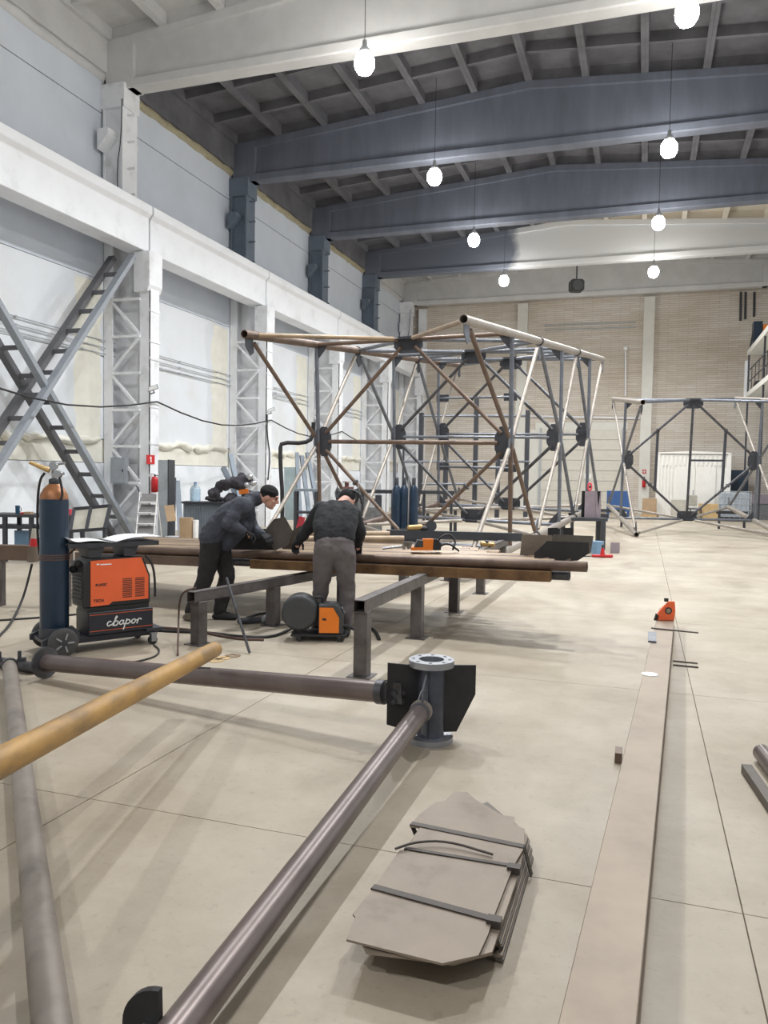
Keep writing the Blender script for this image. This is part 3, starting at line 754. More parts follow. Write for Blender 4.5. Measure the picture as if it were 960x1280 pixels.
# pile at the right edge
a, b = V((0.60, 4.78, .026)), V((0.86, 2.55, .026))
single('square_tube', MB().bar(a, b, 0.055, 0.052), M['plate_edge'], 'dark square tube at the right edge, leftmost of its pile', 'steel tube', (0.6, 4.78, 0), 'tubes at the right edge')
a, b = V((0.71, 5.02, .052)), V((0.98, 2.7, .052))
single('round_tube', MB().tube(a, b, 0.051, 20), M['pipe_brown'], 'brown round tube at the right edge beside the dark square tube', 'pipe', (0.71, 5.02, 0), 'tubes at the right edge')
a, b = V((0.82, 5.04, .052)), V((1.1, 2.7, .052))
single('round_tube', MB().tube(a, b, 0.051, 20), M['pipe_yellow'], 'yellow rusty round tube at the very right edge of the photo', 'pipe', (0.82, 5.04, 0), 'tubes at the right edge')

# ================================================================== TRESTLES AND THE PIPES ON THEM
def trestle(p0, p1, legs, z, label, leg=0.115, m_='trestle'):
    p0, p1 = V((*p0, 0)), V((*p1, 0)); d = (p1 - p0).normalized(); rz = math.atan2(d.y, d.x)
    t = thing('trestle', label, 'trestle', p0, rz, 'welding trestles'); L = (p1 - p0).length
    mb = MB(); h = .1
    for (a, b, c, e) in ((-.05, .05, z - h, z - h + .006), (-.05, .05, z - .006, z), (-.05, -.044, z - h, z), (.044, .05, z - h, z)): mb.box(-0.06, L, a, b, c, e)
    obj('top_rail', mb, M[m_], t)
    for x in legs:
        mb = MB()
        mb.box(x - leg / 2, x + leg / 2, -leg / 2, leg / 2, 0.008, z - h)
        obj('leg', mb, M[m_], t, bevel=0.004)
        obj('foot_plate', MB().box(x - .1, x + .1, -.1, .1, 0, .008), M[m_], t)
    return t
trestle((-2.155, 5.95), (-2.155, 12.9), (0.03, 1.67, 3.31, 4.94, 6.7), 0.64, 'right trestle, its front leg standing behind the flanged node')
trestle((-4.03, 6.46), (-2.85, 12.3), (0.05, 1.2, 2.6, 4.2, 5.7), 0.52, 'lower trestle in front of the bending worker in the jacket')
PL, PR = V((-4.80, 8.13, 0.54)), V((-0.84, 7.74, 0.64))
PD = (PR - PL); PN = V((0.0975, 0.995, 0)).normalized()
def on_pile(t_, k, z): return PL + PD * t_ + PN * k + V((0, 0, z))
def pile_tube(t0, t1, k, z, r, mm, label, name='round_tube', square=False, inner=0.8):
    a, b = on_pile(t0, k, z), on_pile(t1, k, z)
    mb = MB()
    if square: mb.bar(a, b, r * 2, r * 2)
    else: mb.tube(a, b, r, 16, inner=r * inner)
    return single(name, mb, M[mm], label, 'steel tube' if square else 'pipe', a, 'tubes lying on the trestles')
pile_tube(0.13, 1.0, 0.0, 0.05, 0.05, 'rust', 'rusty square tube at the front bottom of the tubes on the trestles', 'square_tube', True)
pile_tube(-0.55, 0.03, 0.02, 0.05, 0.055, 'steel_brown', 'brown square tube behind the orange welding machine at trestle height', 'square_tube', True)
pile_tube(-0.5, 1.04, 0.14, 0.05, 0.05, 'steel_dark', 'dark tube lying just behind the rusty square tube', 'round_tube')
pile_tube(-0.55, 1.085, 0.06, 0.152, 0.052, 'steel_brown', 'front brown pipe on top of the tubes on the trestles, longest to the right')
specs = [(-.6, 1.0, 'steel_tan'), (-.58, .98, 'steel_tan'), (-.7, 1.03, 'steel_brown'), (-.62, 1.03, 'steel_tan'), (-.5, 1.02, 'steel_tan'), (-.68, .78, 'steel_tan'), (-.6, .74, 'steel_brown'), (-.7, .8, 'steel_tan'),
         (-.62, .7, 'steel_brown'), (-.6, .72, 'steel_tan'), (-.7, .66, 'steel_tan'), (-.6, .68, 'steel_brown')]
ords = ['second', 'third', 'fourth', 'fifth', 'sixth', 'seventh', 'eighth', 'ninth', 'tenth', 'eleventh', 'twelfth', 'thirteenth']
for i, (a, b, mm) in enumerate(specs):
    pile_tube(a, b, 0.18 + 0.118 * i, 0.152, 0.055, mm, ords[i] + ' pipe from the front in the upper layer on the trestles')
for i in range(9):
    pile_tube(-.5 + .02 * i, .95 - .03 * i, 0.28 + 0.16 * i, 0.05, 0.048, 'steel_dark', '%s dark tube from the front in the lower layer on the trestles' % ords[i])
# two longer tan pipes behind with open ends, and the long flat bar at the back
def bar_px(name, u0, v0, d0, u1, v1, d1, w, h, mm, label, cat, group=None, round_=False, r=0.05):
    a, b = at(u0, v0, d0), at(u1, v1, d1)
    mb = MB(); mb.tube(a, b, r, 14, inner=r * .75) if round_ else mb.bar(a, b, w, h)
    return single(name, mb, M[mm], label, cat, a, group)
bar_px('square_tube', 483, 667, 12.7, 652, 671.5, 12.75, .12, .13, 'dark_metal', 'long dark square bar across the back of the trestles, behind the small orange machine', 'steel tube')
bar_px('round_tube', 330, 668, 12.1, 487, 668, 12.3, 0, 0, 'steel_tan', 'farther of the two tan pipes ending right of the man in the sweater', 'pipe', 'tubes lying on the trestles', True, .055)
bar_px('round_tube', 320, 674.5, 11.5, 505, 674.5, 11.6, 0, 0, 'steel_tan', 'nearer of the two tan pipes ending right of the man in the sweater', 'pipe', 'tubes lying on the trestles', True, .06)

def plate_px(name, pix, d, thick, mm, label, cat='steel plate', push=None, group='plates on the trestles'):
    pts = [at(u, v, d) for u, v in pix] if not hasattr(d, '__len__') else [at(u, v, dd) for (u, v), dd in zip(pix, d)]
    th = V(push) if push else fwd * thick
    c = min(pts, key=lambda p: p.z)
    return single(name, MB().prism(pts, th), M[mm], label, cat, c, group)
plate_px('gusset_plate', [(668, 691), (684, 676), (736, 678), (736, 692), (722, 701), (668, 700)], 7.95, .012, 'steel_black', 'black plate with cut corners on the right end of the pipes')
for i, (u, v) in enumerate(((685.5, 684), (690, 680.5))):
    pass
plate_px('gusset_plate', [(650, 694), (653, 668), (690, 669), (690, 695)], 8.25, .012, 'plate_grey', 'grey square plate left behind the black plate with cut corners')
plate_px('gusset_plate', [(683, 690), (692, 668), (742, 670), (738, 692)], 8.45, .012, 'plate_edge', 'dull plate standing right behind the black plate with cut corners')
plate_px('gusset_plate', [(286, 687), (288, 661), (334, 661), (346, 688)], [9.15, 9.15, 9.05, 9.05], .012, 'steel_black', 'black rectangular plate standing in front of the worker in the jacket')
plate_px('gusset_plate', [(329, 666), (342, 649), (356, 646), (366, 664), (360, 681), (343, 688.5)], 8.98, .012, 'plate_edge', 'dark hexagonal plate between the two workers')
plate_px('gusset_plate', [(352, 688), (356, 668), (380, 655), (386, 660), (374, 686)], 9.3, .012, 'plate_edge', 'brownish plate behind the hexagonal plate, beside the red box')
p = on_pile(.42, .62, .21)
t = thing_w('tool_box', 'narrow pinkish red upright tool box beside the left hand of the man in the sweater', 'box', at(372, 682, 9.6))
obj('body', MB().prism([at(368, 683, 9.6), at(376, 683, 9.6), at(381, 647, 9.6), at(374, 645, 9.6), at(370, 660, 9.6)], fwd * .05), M['pink_red'], t)
obj('latch', MB().prism([at(371, 675, 9.59), at(375, 675, 9.59), at(376, 663, 9.59), at(372, 663, 9.59)], fwd * .02), M['orange2'], t)

# orange power tool and clutter on the pipes
q0 = at(528, 690, 8.5)
t = thing_w('portable_machine', 'small orange and black machine lying on the pipes in the middle of the photo', 'machine', q0)
obj('casing', MB().prism([at(529, 688, 8.5), at(541, 688, 8.5), at(542, 674, 8.5), at(529, 674, 8.5)], fwd * .22), M['orange2'], t)
obj('skid', MB().prism([at(514, 688, 8.5), at(529, 688, 8.5), at(529, 684, 8.5), at(514, 684.5, 8.5)], fwd * .22), M['orange2'], t)
obj('back_shell', MB().prism([at(542, 688, 8.5), at(551, 688, 8.5), at(552, 680, 8.5), at(546, 674, 8.5), at(542, 674, 8.5)], fwd * .2), M['black_plastic'], t)
obj('front_shell', MB().prism([at(518, 684, 8.5), at(529, 684, 8.5), at(529, 676, 8.5), at(522, 675, 8.5)], fwd * .2), M['dark_plastic'], t)
t = thing_w('clamp', 'pale grey steel clamp lying left of the small orange machine on the pipes', 'clamp', at(495, 688, 8.5))
obj('screw', MB().tube(at(478, 685.5, 8.5), at(503, 683, 8.5), 0.014, 8), M['chrome'], t)
obj('jaw', MB().prism([at(503, 687, 8.5), at(507, 687, 8.5), at(507, 678, 8.5), at(516, 678, 8.5), at(514, 685, 8.5), at(510, 687, 8.5), at(516, 677, 8.5), at(503, 677, 8.5)], fwd * .03), M['steel_light'], t)
mb = MB(); mb.path([at(545, 680, 8.6), at(552, 670, 8.6), at(562, 667, 8.7), at(570, 676, 8.7), at(566, 687, 8.6)], 0.012, 6, 2); mb.path([at(548, 684, 8.6), at(560, 678, 8.6), at(574, 689, 8.6)], 0.012, 6, 2)
single('cable_coil', mb, M['cable'], 'loose black cable loops right of the small orange machine', 'cable', at(566, 688, 8.6))
t = thing_w('power_tool', 'yellow and black angle tool on the long dark bar behind the machine', 'tool', at(520, 663, 12.7))
obj('tool_body', MB().capsule(at(512, 660, 12.7), .05, at(526, 659, 12.7), .045), M['brass'], t); obj('tool_head', MB().capsule(at(526, 660, 12.7), .04, at(532, 661, 12.7), .045), M['black_plastic'], t)
obj('tool_disc', MB().tube(at(539, 657.5, 12.7), at(539, 657.5, 12.74), .09, 18), M['dark_metal'], t)
t = thing_w('power_tool', 'small brass coloured tool lying right on the pipes near the square grey plate', 'tool', at(608, 682, 9.1))
obj('tool_body', MB().capsule(at(603, 680, 9.1), .03, at(616, 681, 9.1), .03), M['brass'], t)
obj('tool_head', MB().capsule(at(608, 678, 9.1), .026, at(612, 682, 9.1), .025), M['dark_metal'], t)

# ================================================================== TUBULAR TOWER SECTIONS
def rot3(a, b, c):
    return Matrix.Rotation(a, 3, 'Z') @ Matrix.Rotation(b, 3, 'X') @ Matrix.Rotation(c, 3, 'Y')
def octagon(c, ex, ez, rx, rz, cut=0.45):
    c = V(c); k = 1 - cut
    return [c + ex * rx * a + ez * rz * b for a, b in ((-k, -1), (k, -1), (1, -k), (1, k), (k, 1), (-k, 1), (-1, k), (-1, -k))]
def tower(org, ang, Wd, Ht, ys, frames, label, near_mats, chord_r=0.075, r=0.04, hub_bar=True):
    """four chords; at each frame a diamond, two posts and two cross bars; zig-zag bracing on the sides, top and bottom."""
    R = rot3(*ang); O = V(org)
    def P(a, y, c): return O + R @ V((a * Wd, y, c * Ht))
    ex, ey, ez = R @ V((1, 0, 0)), R @ V((0, 1, 0)), R @ V((0, 0, 1))
    t = thing_w('tower_section', label, 'steel structure', (O.x, O.y, 0), 'tubular tower sections')
    n = len(ys) - 1
    for a in (-.5, .5):
        for c in (0, 1):
            mm = M[near_mats['chord'][(a > 0) * 1 + c * 2]]
            segs = [0, n] if n < 3 else [0, 2, 4, n]
            for s0, s1 in zip(segs, segs[1:]):
                obj('chord', MB().tube(P(a, ys[s0] - (0.12 if s0 == 0 else 0), c), P(a, ys[s1], c), chord_r, 18, inner=chord_r * 0.86), mm, t)
                if s1 != n: obj('coupling', flange_disc(MB(), P(a, ys[s1], c), ey, chord_r * 1.25, 0.05), M['steel_dark'], t)
    for i in range(1, n, 2):
        y = ys[i]
        front = (i == 1)
        mp = M[near_mats['post']] if front else M['steel_grey']
        md = M[near_mats['dia']] if front else M['steel_grey']
        mdk = M[near_mats['dia']] if front else M['steel_dark']
        T, B = P(0, y, 1), P(0, y, 0)
        for sgn in (-1, 1):
            a = .5 * sgn; h = P(a, y, .5)
            obj('post', MB().tube(P(a, y, 1), h, r, 12), mp, t); obj('post', MB().tube(h, P(a, y, 0), r, 12), mp if not front else M[near_mats.get('side', 'steel_brown')], t)
            # hub plates: one in the frame plane, one in the side plane
            hc = h - ex * sgn * 0.14
            obj('hub_plate', MB().prism([p - ey * .008 for p in octagon(hc, ex, ez, .17, .30, .6)], ey * .016), M['dark_metal'], t)
            obj('hub_plate', MB().prism([p - ex * .008 for p in octagon(h, ey, ez, .16, .26, .6)], ex * .016), M['steel_grey'], t)
            # side bracing to the panel points
            for j in (i - 1, i + 1):
                for c in (0, 1):
                    e = P(a, ys[j], c); s0 = h.lerp(e, 0.06); e1 = h.lerp(e, 0.93)
                    SB = M[near_mats.get('side', 'steel_brown')]
                    if j == i - 1: mm = SB if (front and c == 1) or sgn > 0 and c == 1 else M['steel_light']
                    else: mm = M['steel_light'] if c == 1 else SB
                    if not front: mm = M['steel_light'] if (j > i) == (c == 1) else M['steel_grey']  # pale beige braces also have a whitish sheen of light in their colour
                    obj('brace', MB().tube(s0, e1, r, 12), mm, t)
            # frame diamond
            for q, cc in ((T, 1), (B, 0)):
                obj('brace', MB().tube(h.lerp(q, .09), h.lerp(q, .93), r * .95, 12), mdk, t)
            if front:
                for q in (.42,): 
                    c_ = h.lerp(B, q); obj('coupling', flange_disc(MB(), c_, B - h, r * 1.7, 0.04), M['steel_dark'], t)
        for c, q in ((1, T), (0, B)):
            sg = -1 if c else 1
            for sgn in (-1, 1):
                obj('cross_bar', MB().tube(q + ex * sgn * .2, P(.5 * sgn, y, c), r, 12), M[near_mats.get('side', 'steel_brown')] if front and c else M['steel_grey'], t)
                k = P(.5 * sgn, y, c) - ex * sgn * .17
                obj('corner_plate', MB().prism([k + ex * sgn * .17, k - ex * sgn * .1, k - ex * sgn * .0 + ez * sg * .14, k + ex * sgn * .17 + ez * sg * .32], ey * .014), M['dark_metal'], t)
            oc = q + ez * sg * 0.10
            obj('gusset', MB().prism([oc + ex * a * .3 + ez * b * .16 - ey * .008 for a, b in ((-.6, -1), (.6, -1), (1, -.3), (1, .6), (.7, 1), (-.7, 1), (-1, .6), (-1, -.3))], ey * .016), M['dark_metal'], t)
            obj('gusset', MB().prism([q + ex * a * .28 + ey * b * .16 for a, b in ((-.6, -1), (.6, -1), (1, -.3), (1, .3), (.6, 1), (-.6, 1), (-1, .3), (-1, -.3))], ez * .014), M['dark_metal'], t)
            for sgn in (-1, 1):
                for j in (i - 1, i + 1):
                    e = P(.5 * sgn, ys[j], c)
                    obj('brace', MB().tube(q.lerp(e, .1), q.lerp(e, .94), r, 12), (M[near_mats.get('top', 'steel_tan')]) if front and c and j < i else (M['steel_grey'] if c else M['steel_light']), t)
        if not hub_bar or i == n - 1:
            obj('centre_post', MB().tube(T - ez * .15, B + ez * .15, r, 12), M['steel_dark'], t)
        if not hub_bar:
            for sgn in (-1, 1):
                q0, q1 = P(.5 * sgn, y, .5).lerp(T, .5), P(.5 * sgn, y, .5).lerp(B, .5)
                obj('stay', MB().bar(q0, q1, .075, .075), M['dark_metal'], t)
                for q in (q0, q1): obj('coupling', flange_disc(MB(), q, (T if q == q0 else B) - P(.5 * sgn, y, .5), r * 1.6, .05), M['steel_dark'], t)
            q0 = P(0, y, .5); obj('rung', MB().bar(q0, q0 + ex * .25 * Wd, .06, .06), M['dark_metal'], t)
        elif i == n - 1:
            for c in (.27, .75):
                q0, q1 = P(-.5, y, c), P(0, y, c)
                obj('stay', MB().tube(q0, q1, r * .8, 10), M['steel_grey'], t)
                for q in (q0 + ex * .12, q1): obj('stay_plate', MB().prism([q - ex * .18 - ez * .1, q + ex * .18 - ez * .1, q + ex * .18 + ez * .1, q - ex * .18 + ez * .1], ey * .014), M['dark_metal'], t)
        if hub_bar:
            obj('tie_bar', MB().tube(P(-.5, y, .5) + ex * .25, P(.5, y, .5) - ex * .25, r * (1.05 if front else .8), 12), M['steel_brown'] if front else M['steel_grey'], t)
    for i in range(0, n + 1, 2):
        for a in (-.5, .5):
            for c in (0, 1):
                p = P(a, ys[i], c); sg = -1 if c else 1
                obj('lug', MB().prism([p + ey * -.10 + ez * sg * .05 - ex * .008, p + ey * .12 + ez * sg * .05 - ex * .008, p + ey * .14 + ez * sg * .3 - ex * .008, p + ey * .04 + ez * sg * .36 - ex * .008, p + ey * -.10 + ez * sg * .2 - ex * .008], ex * .016), M['steel_grey'] if a > 0 else M['dark_metal'], t)
    return t, P
T1, P1 = tower((-4.748, 11.832, .14), (-.151, .079, .012), 4.089, 3.892, [.568, 2.825, 4.536, 6.328, 7.7, 9.072, 10.551], 3,
               'big brown and grey tubular tower section filling the middle of the hall', dict(chord=['steel_brown', 'steel_light', 'steel_brown', 'steel_light'], post='steel_grey', dia='steel_brown'))
T2, P2 = tower((1.744, 24.419, .16), (.185, .116, -.005), 4.08, 3.76, [-.464, 2.291, 5.0], 1,
               'smaller grey tubular tower section at the right in front of the container', dict(chord=['steel_light', 'steel_light', 'steel_light', 'steel_light'], post='steel_grey', dia='steel_dark', side='steel_grey', top='steel_grey'), hub_bar=False)
# stands under the raised far ends of the tower sections
def low_stand(p, ztop, label, w=.5):
    t = thing('support_stand', label, 'stand', (p.x, p.y, 0), 0, 'stands under the tower sections')
    obj('top_rail', MB().box(-w, w, -.05, .05, ztop - .1, ztop), M['dark_metal'], t)
    for s in (-1, 1): obj('leg', MB().box(s * (w - .1) - .04, s * (w - .1) + .04, -.04, .04, 0, ztop - .1), M['dark_metal'], t)
for PF, y, nm in ((P1, 9.3, 'the big tower section'), (P2, 4.6, 'the smaller tower section')):
    for a, sd in ((-.5, 'left'), (.5, 'right')):
        p = PF(a, y, 0); low_stand(p, p.z - .077, 'low dark stand under the far %s corner of %s' % (sd, nm))

# ================================================================== PEOPLE
def remesh(o, vox, smooth=2):
    r = o.modifiers.new('remesh', 'REMESH'); r.mode = 'VOXEL'; r.voxel_size = vox; r.use_smooth_shade = True
    s = o.modifiers.new('smooth', 'SMOOTH'); s.iterations = smooth; s.factor = 0.5
    return o
def chain(mb, *pr):
    for (p, r), (q, s) in zip(pr, pr[1:]): mb.capsule(p, r, q, s)
    return mb
def hand_geo(mb, wrist, elbow, curl, side, sc=1.0):
    """palm, four unequal bent fingers and a thumb leaving the side of the palm."""
    wrist, elbow = V(wrist), V(elbow); d = (wrist - elbow).normalized()
    c = V(curl); c = (c - d * c.dot(d)).normalized(); s = d.cross(c).normalized() * side
    palm = wrist + d * .085 * sc
    for k in (-1, 0, 1): mb.capsule(wrist + s * .012 * k, .019 * sc, palm + s * .024 * k * sc, .015 * sc, 8)
    for k, L in zip((-1.5, -.5, .5, 1.5), (.062, .074, .070, .055)):
        b = palm + s * .019 * k * sc
        k1 = b + (d * .8 + c * .6).normalized() * L * .55 * sc; k2 = k1 + (d * .1 + c).normalized() * L * .5 * sc
        mb.capsule(b, .0095 * sc, k1, .009 * sc, 8); mb.capsule(k1, .009 * sc, k2, .008 * sc, 8)
    tb = wrist + d * .03 * sc - s * .03 * sc; t1 = tb + (d * .7 - s * .6 + c * .3).normalized() * .04 * sc; t2 = t1 + (d * .5 + c * .9).normalized() * .034 * sc
    mb.capsule(tb, .012 * sc, t1, .0105 * sc, 8); mb.capsule(t1, .0105 * sc, t2, .009 * sc, 8)
def folds(o, st=.022, sc=.11):
    tx = bpy.data.textures.new('folds', 'CLOUDS'); tx.noise_scale = sc; tx.noise_depth = 2
    dm = o.modifiers.new('folds', 'DISPLACE'); dm.texture = tx; dm.strength = st; dm.mid_level = .5
    return o
def boot(mb, heel, toe, ankle):
    heel, toe, ankle = V(heel), V(toe), V(ankle); d = toe - heel
    s = V((-d.y, d.x, 0)).normalized()
    for k in (-1, 1):
        mb.capsule(heel + s * .016 * k + V((0, 0, .034)), .034, heel.lerp(toe, .6) + s * .022 * k + V((0, 0, .034)), .034, 10)
        mb.capsule(heel.lerp(toe, .6) + s * .022 * k + V((0, 0, .036)), .036, toe - d.normalized() * .03 + s * .012 * k + V((0, 0, .032)), .032, 10)
    mb.capsule(heel + d * .14 + V((0, 0, .06)), .05, ankle + V((0, 0, .03)), .056)
    mb.capsule(heel + d * .25 + V((0, 0, .06)), .045, heel.lerp(toe, .6) + V((0, 0, .045)), .036)

# --- worker in the dark jacket, in profile, bending to the right
D_ = 8.72
def J(u, v, dd=0.0): return at(u, v, D_ + dd)
rt = right.copy(); rt.z = 0; rt.normalize(); fw = fwd.copy(); fw.z = 0; fw.normalize(); UP = V((0, 0, 1))
w1 = thing_w('person', 'person in dark grey jacket and black beanie leaning over the pipes in profile', 'person', onz(268, 776, 0))
hipN, hipF = J(266, 672, -.09), J(272, 672, .09)
heelN = onz(233, 775, 0.0); toeN = onz(257, 779, 0); heelF = onz(269, 774, 0); toeF = onz(297, 775, 0)
ankN = heelN + V((0, 0, .10)) + rt * .05; ankF = heelF + V((0, 0, .10)) + rt * .05
kneeN, kneeF = J(257, 722, -.1), J(284, 720, .1)
shN, shF = J(302, 630, -.19), J(308, 630, .19)
elN, elF = J(285, 655, -.27), J(316, 661, .22)
wrN, wrF = J(304, 664, -.2), J(327, 668, .12)
neck0, neck1 = J(314, 625), J(326, 622)
head = J(337, 622)
# body: one continuous surface
mb = MB()
chain(mb, (J(269, 668), .12), (J(284, 650), .12), (J(300, 636), .125), (neck0, .075), (neck1, .058), (J(332, 622), .06))
for h_, k_, a_, s_, e_, w_, sd in ((hipN, kneeN, ankN, shN, elN, wrN, 1), (hipF, kneeF, ankF, shF, elF, wrF, -1)):
    chain(mb, (h_, .085), (k_, .055), (a_, .04)); chain(mb, (J(300, 634), .1), (s_, .06), (e_, .042), (w_, .032))
# head along face axis: face looks right and a little down
fx = (rt * .94 - UP * .34).normalized(); fz = (UP * .94 + rt * .34).normalized(); fy = fx.cross(fz)
A = (fx, fy, fz)
mb.ball(head + fz * .02 - fx * .015, (.098, .078, .105), 18, 12, A); mb.ball(head + fx * .03 - fz * .045, (.062, .058, .075), 16, 10, A)
mb.ball(head + fx * .055 - fz * .095, (.03, .034, .026), 12, 8, A)                      # chin
mb.capsule(head + fx * .083 + fz * .02, .012, head + fx * .108 - fz * .022, .0155, 8)   # nose
mb.ball(head + fx * .078 + fz * .036, (.02, .055, .014), 12, 8, A)                       # brow
for s in (-1, 1):
    mb.ball(head + fy * .077 * s - fx * .012 - fz * .005, (.022, .012, .034), 10, 8, A)  # ears
    mb.ball(head + fy * .04 * s + fx * .055 - fz * .025, (.03, .024, .022), 10, 8, A)    # cheeks
hand_geo(mb, wrN, elN, -UP + rt * .4, 1, .72); hand_geo(mb, wrF, elF, -UP + rt * .4, -1, .72)
body = remesh(obj('body', mb, M['skin'], w1), .0085, 2)
for s in (-1, 1):
    obj('eye', MB().ball(head + fy * .034 * s + fx * .08 + fz * .012, .007, 10, 8), M['hair'], w1)
    obj('eyebrow', MB().capsule(head + fy * .02 * s + fx * .09 + fz * .034, .004, head + fy * .05 * s + fx * .076 + fz * .036, .0035, 6), M['hair'], w1)
obj('hair', MB().ball(head - fx * .055 + fz * .005, (.05, .074, .04), 14, 8, A), M['hair'], w1)
obj('mouth', MB().capsule(head + fx * .087 - fz * .062 - fy * .02, .006, head + fx * .087 - fz * .062 + fy * .02, .006, 6), M['lips'], w1)
mb = MB(); mb.ball(head + fz * .052 - fx * .022, (.108, .09, .088), 18, 12, A); mb.lathe([(.094, 0), (.1, .015), (.094, .03)], head + fz * .05 - fx * .02, 20, True, fz)
remesh(obj('beanie', mb, M['beanie'], w1), .008, 2)
mb = MB()
for dd in (-.09, 0, .09):
    chain(mb, (J(264, 672, dd * 1.1), .135), (J(276, 654, dd * 1.2), .135), (J(289, 642, dd * 1.4), .135), (J(302, 634, dd * 1.6), .125), (J(311, 628, dd * .5), .085))
chain(mb, (J(282, 676, 0), .12), (J(300, 655, 0), .13), (J(309, 644, 0), .1))
for s_, e_, w_ in ((shN, elN, wrN), (shF, elF, wrF)):
    chain(mb, (s_, .085), (s_.lerp(e_, .5), .077), (e_, .07), (e_.lerp(w_, .5), .062), (w_, .05))
mb.ball(neck0 + rt * .03, (.09, .09, .07), 14, 10); mb.capsule(neck0, .09, neck0.lerp(neck1, .75), .078)
chain(mb, (J(286, 668, 0), .12), (J(303, 657, 0), .12))
jk = folds(remesh(obj('jacket', mb, M['jacket'], w1), .011, 3), .035)
mb = MB(); a = J(299, 615.5, -.1); mb.bar(a, a + rt * .1 + UP * .02, .03, .05); obj('reflector', mb, M['orange2'], w1)
mb = MB()
for h_, k_, a_ in ((hipN, kneeN, ankN), (hipF, kneeF, ankF)):
    chain(mb, (h_ + UP * .04, .135), (h_.lerp(k_, .4), .115), (k_, .092), (k_.lerp(a_, .5), .085), (a_ + UP * .0, .072))
chain(mb, (hipN, .135), (hipF, .135))
folds(remesh(obj('trousers', mb, M['trousers_dark'], w1), .011, 3), .034)
mb = MB(); boot(mb, heelN, toeN, ankN); remesh(obj('boot', mb, M['boot_tan'], w1), .007, 1)
mb = MB(); boot(mb, heelF, toeF, ankF); remesh(obj('boot', mb, M['boot'], w1), .007, 1)
for w_, e_, sd in ((wrN, elN, 1), (wrF, elF, -1)):
    mb = MB()
    hand_geo(mb, w_, e_, -UP + rt * .4, sd, 1.3); d = (w_ - e_).normalized(); mb.tube(w_ - d * .05, w_ + d * .02, .05, 12, .036); remesh(obj('glove', mb, M['glove'], w1), .0055, 1)

# --- worker in the black sweater, seen from behind, bending forward
w2 = thing_w('person', 'person in black sweater and grey trousers bending forward, seen from behind', 'person', onz(416, 794, 0))
def K(u, v, d): return at(u, v, d)
hL, hR = K(407, 690, 7.95), K(430, 691, 7.95)
kL, kR = K(401, 733, 8.02), K(434, 736, 8.02)
ftL, ftR = onz(397, 792, 0), onz(431, 795, 0)
aL, aR = ftL + UP * .1, ftR + UP * .1
sL, sR = K(402, 637, 8.22), K(441, 642, 8.22)
eL, eR = K(385, 661, 8.36), K(450, 664, 8.28)
wL, wR = K(374, 676, 8.56), K(448, 679, 8.5)
n0, n1 = K(425, 632, 8.28), K(431, 626, 8.36)
hd = K(434, 626, 8.46)
mb = MB()
chain(mb, (K(418, 684, 7.97), .08), (K(419, 666, 8.05), .07), (K(421, 646, 8.16), .085), (n0, .06), (n1, .058), (hd, .07))
for h_, k_, a_, s_, e_, w_ in ((hL, kL, aL, sL, eL, wL), (hR, kR, aR, sR, eR, wR)):
    chain(mb, (h_, .09), (k_, .055), (a_, .04)); chain(mb, (K(421, 642, 8.18), .075), (s_, .055), (e_, .044), (w_, .033))
hx = (fw * .72 - UP * .68 + rt * .08).normalized(); hz = (UP * .72 + fw * .68).normalized(); hy = hx.cross(hz)
A = (hx, hy, hz)
mb.ball(hd, (.1, .078, .11), 18, 12, A); mb.ball(hd + hx * .035 - hz * .06, (.06, .056, .07), 14, 10, A); mb.capsule(hd + hx * .09, .012, hd + hx * .115 - hz * .03, .015, 8)
for s in (-1, 1): mb.ball(hd + hy * .078 * s - hx * .012, (.022, .012, .034), 10, 8, A)
hand_geo(mb, wL, eL, -UP, 1, .72); hand_geo(mb, wR, eR, -UP, -1, .72)
remesh(obj('body', mb, M['skin'], w2), .0085, 2)
for s in (-1, 1): obj('eye', MB().ball(hd + hy * .034 * s + hx * .09 + hz * .01, .009, 10, 8), M['hair'], w2)
obj('mouth', MB().capsule(hd + hx * .09 - hz * .07 - hy * .02, .006, hd + hx * .09 - hz * .07 + hy * .02, .006, 6), M['lips'], w2)
mb = MB(); mb.ball(hd + hz * .03 - hx * .02, (.104, .088, .1), 18, 12, A); remesh(obj('cap', mb, M['beanie'], w2), .008, 2)
mb = MB(); vs = []; nseg = 16
hp = hd + hz * .02
for j in range(5):
    zz = -.06 + .05 * j
    for i in range(nseg + 1):
        q = -1.9 + 3.8 * i / nseg
        rr = .135 - .012 * abs(j - 2)
        vs.append(hp + hz * (zz + .05) * 1.0 + hx * math.cos(q) * rr * 1.05 + hy * math.sin(q) * rr + hz * .05 * math.cos(q))
fs = [[j * (nseg + 1) + i, j * (nseg + 1) + i + 1, (j + 1) * (nseg + 1) + i + 1, (j + 1) * (nseg + 1) + i] for j in range(4) for i in range(nseg)]
mb.add(vs, fs, True); o = obj('welding_mask', mb, M['dark_plastic'], w2); so = o.modifiers.new('solid', 'SOLIDIFY'); so.thickness = .008
mb = MB()
for k in range(12):
    q0, q1 = -PI * k / 11, -PI * (k + 1) / 11
    if k == 11: break
    a = hp + rt * (.03 + .13 * math.cos(q0)) - UP * .13 * math.sin(q0) - fw * .03; b = hp + rt * (.03 + .13 * math.cos(q1)) - UP * .13 * math.sin(q1) - fw * .03
    mb.capsule(a - UP * .03, .016, b - UP * .03, .016, 8)
obj('head_band', mb, M['dark_plastic'], w2)
mb = MB()
for k in (-1, 0, 1):
    chain(mb, (K(418 + 13 * k, 672, 7.98), .108), (K(418 + 14 * k, 666, 8.0), .105), (K(420 + 15 * k, 652, 8.1), .115), (K(421 + 14.5 * k, 641, 8.18), .105), (K(424 + 8 * k, 634, 8.25), .075))
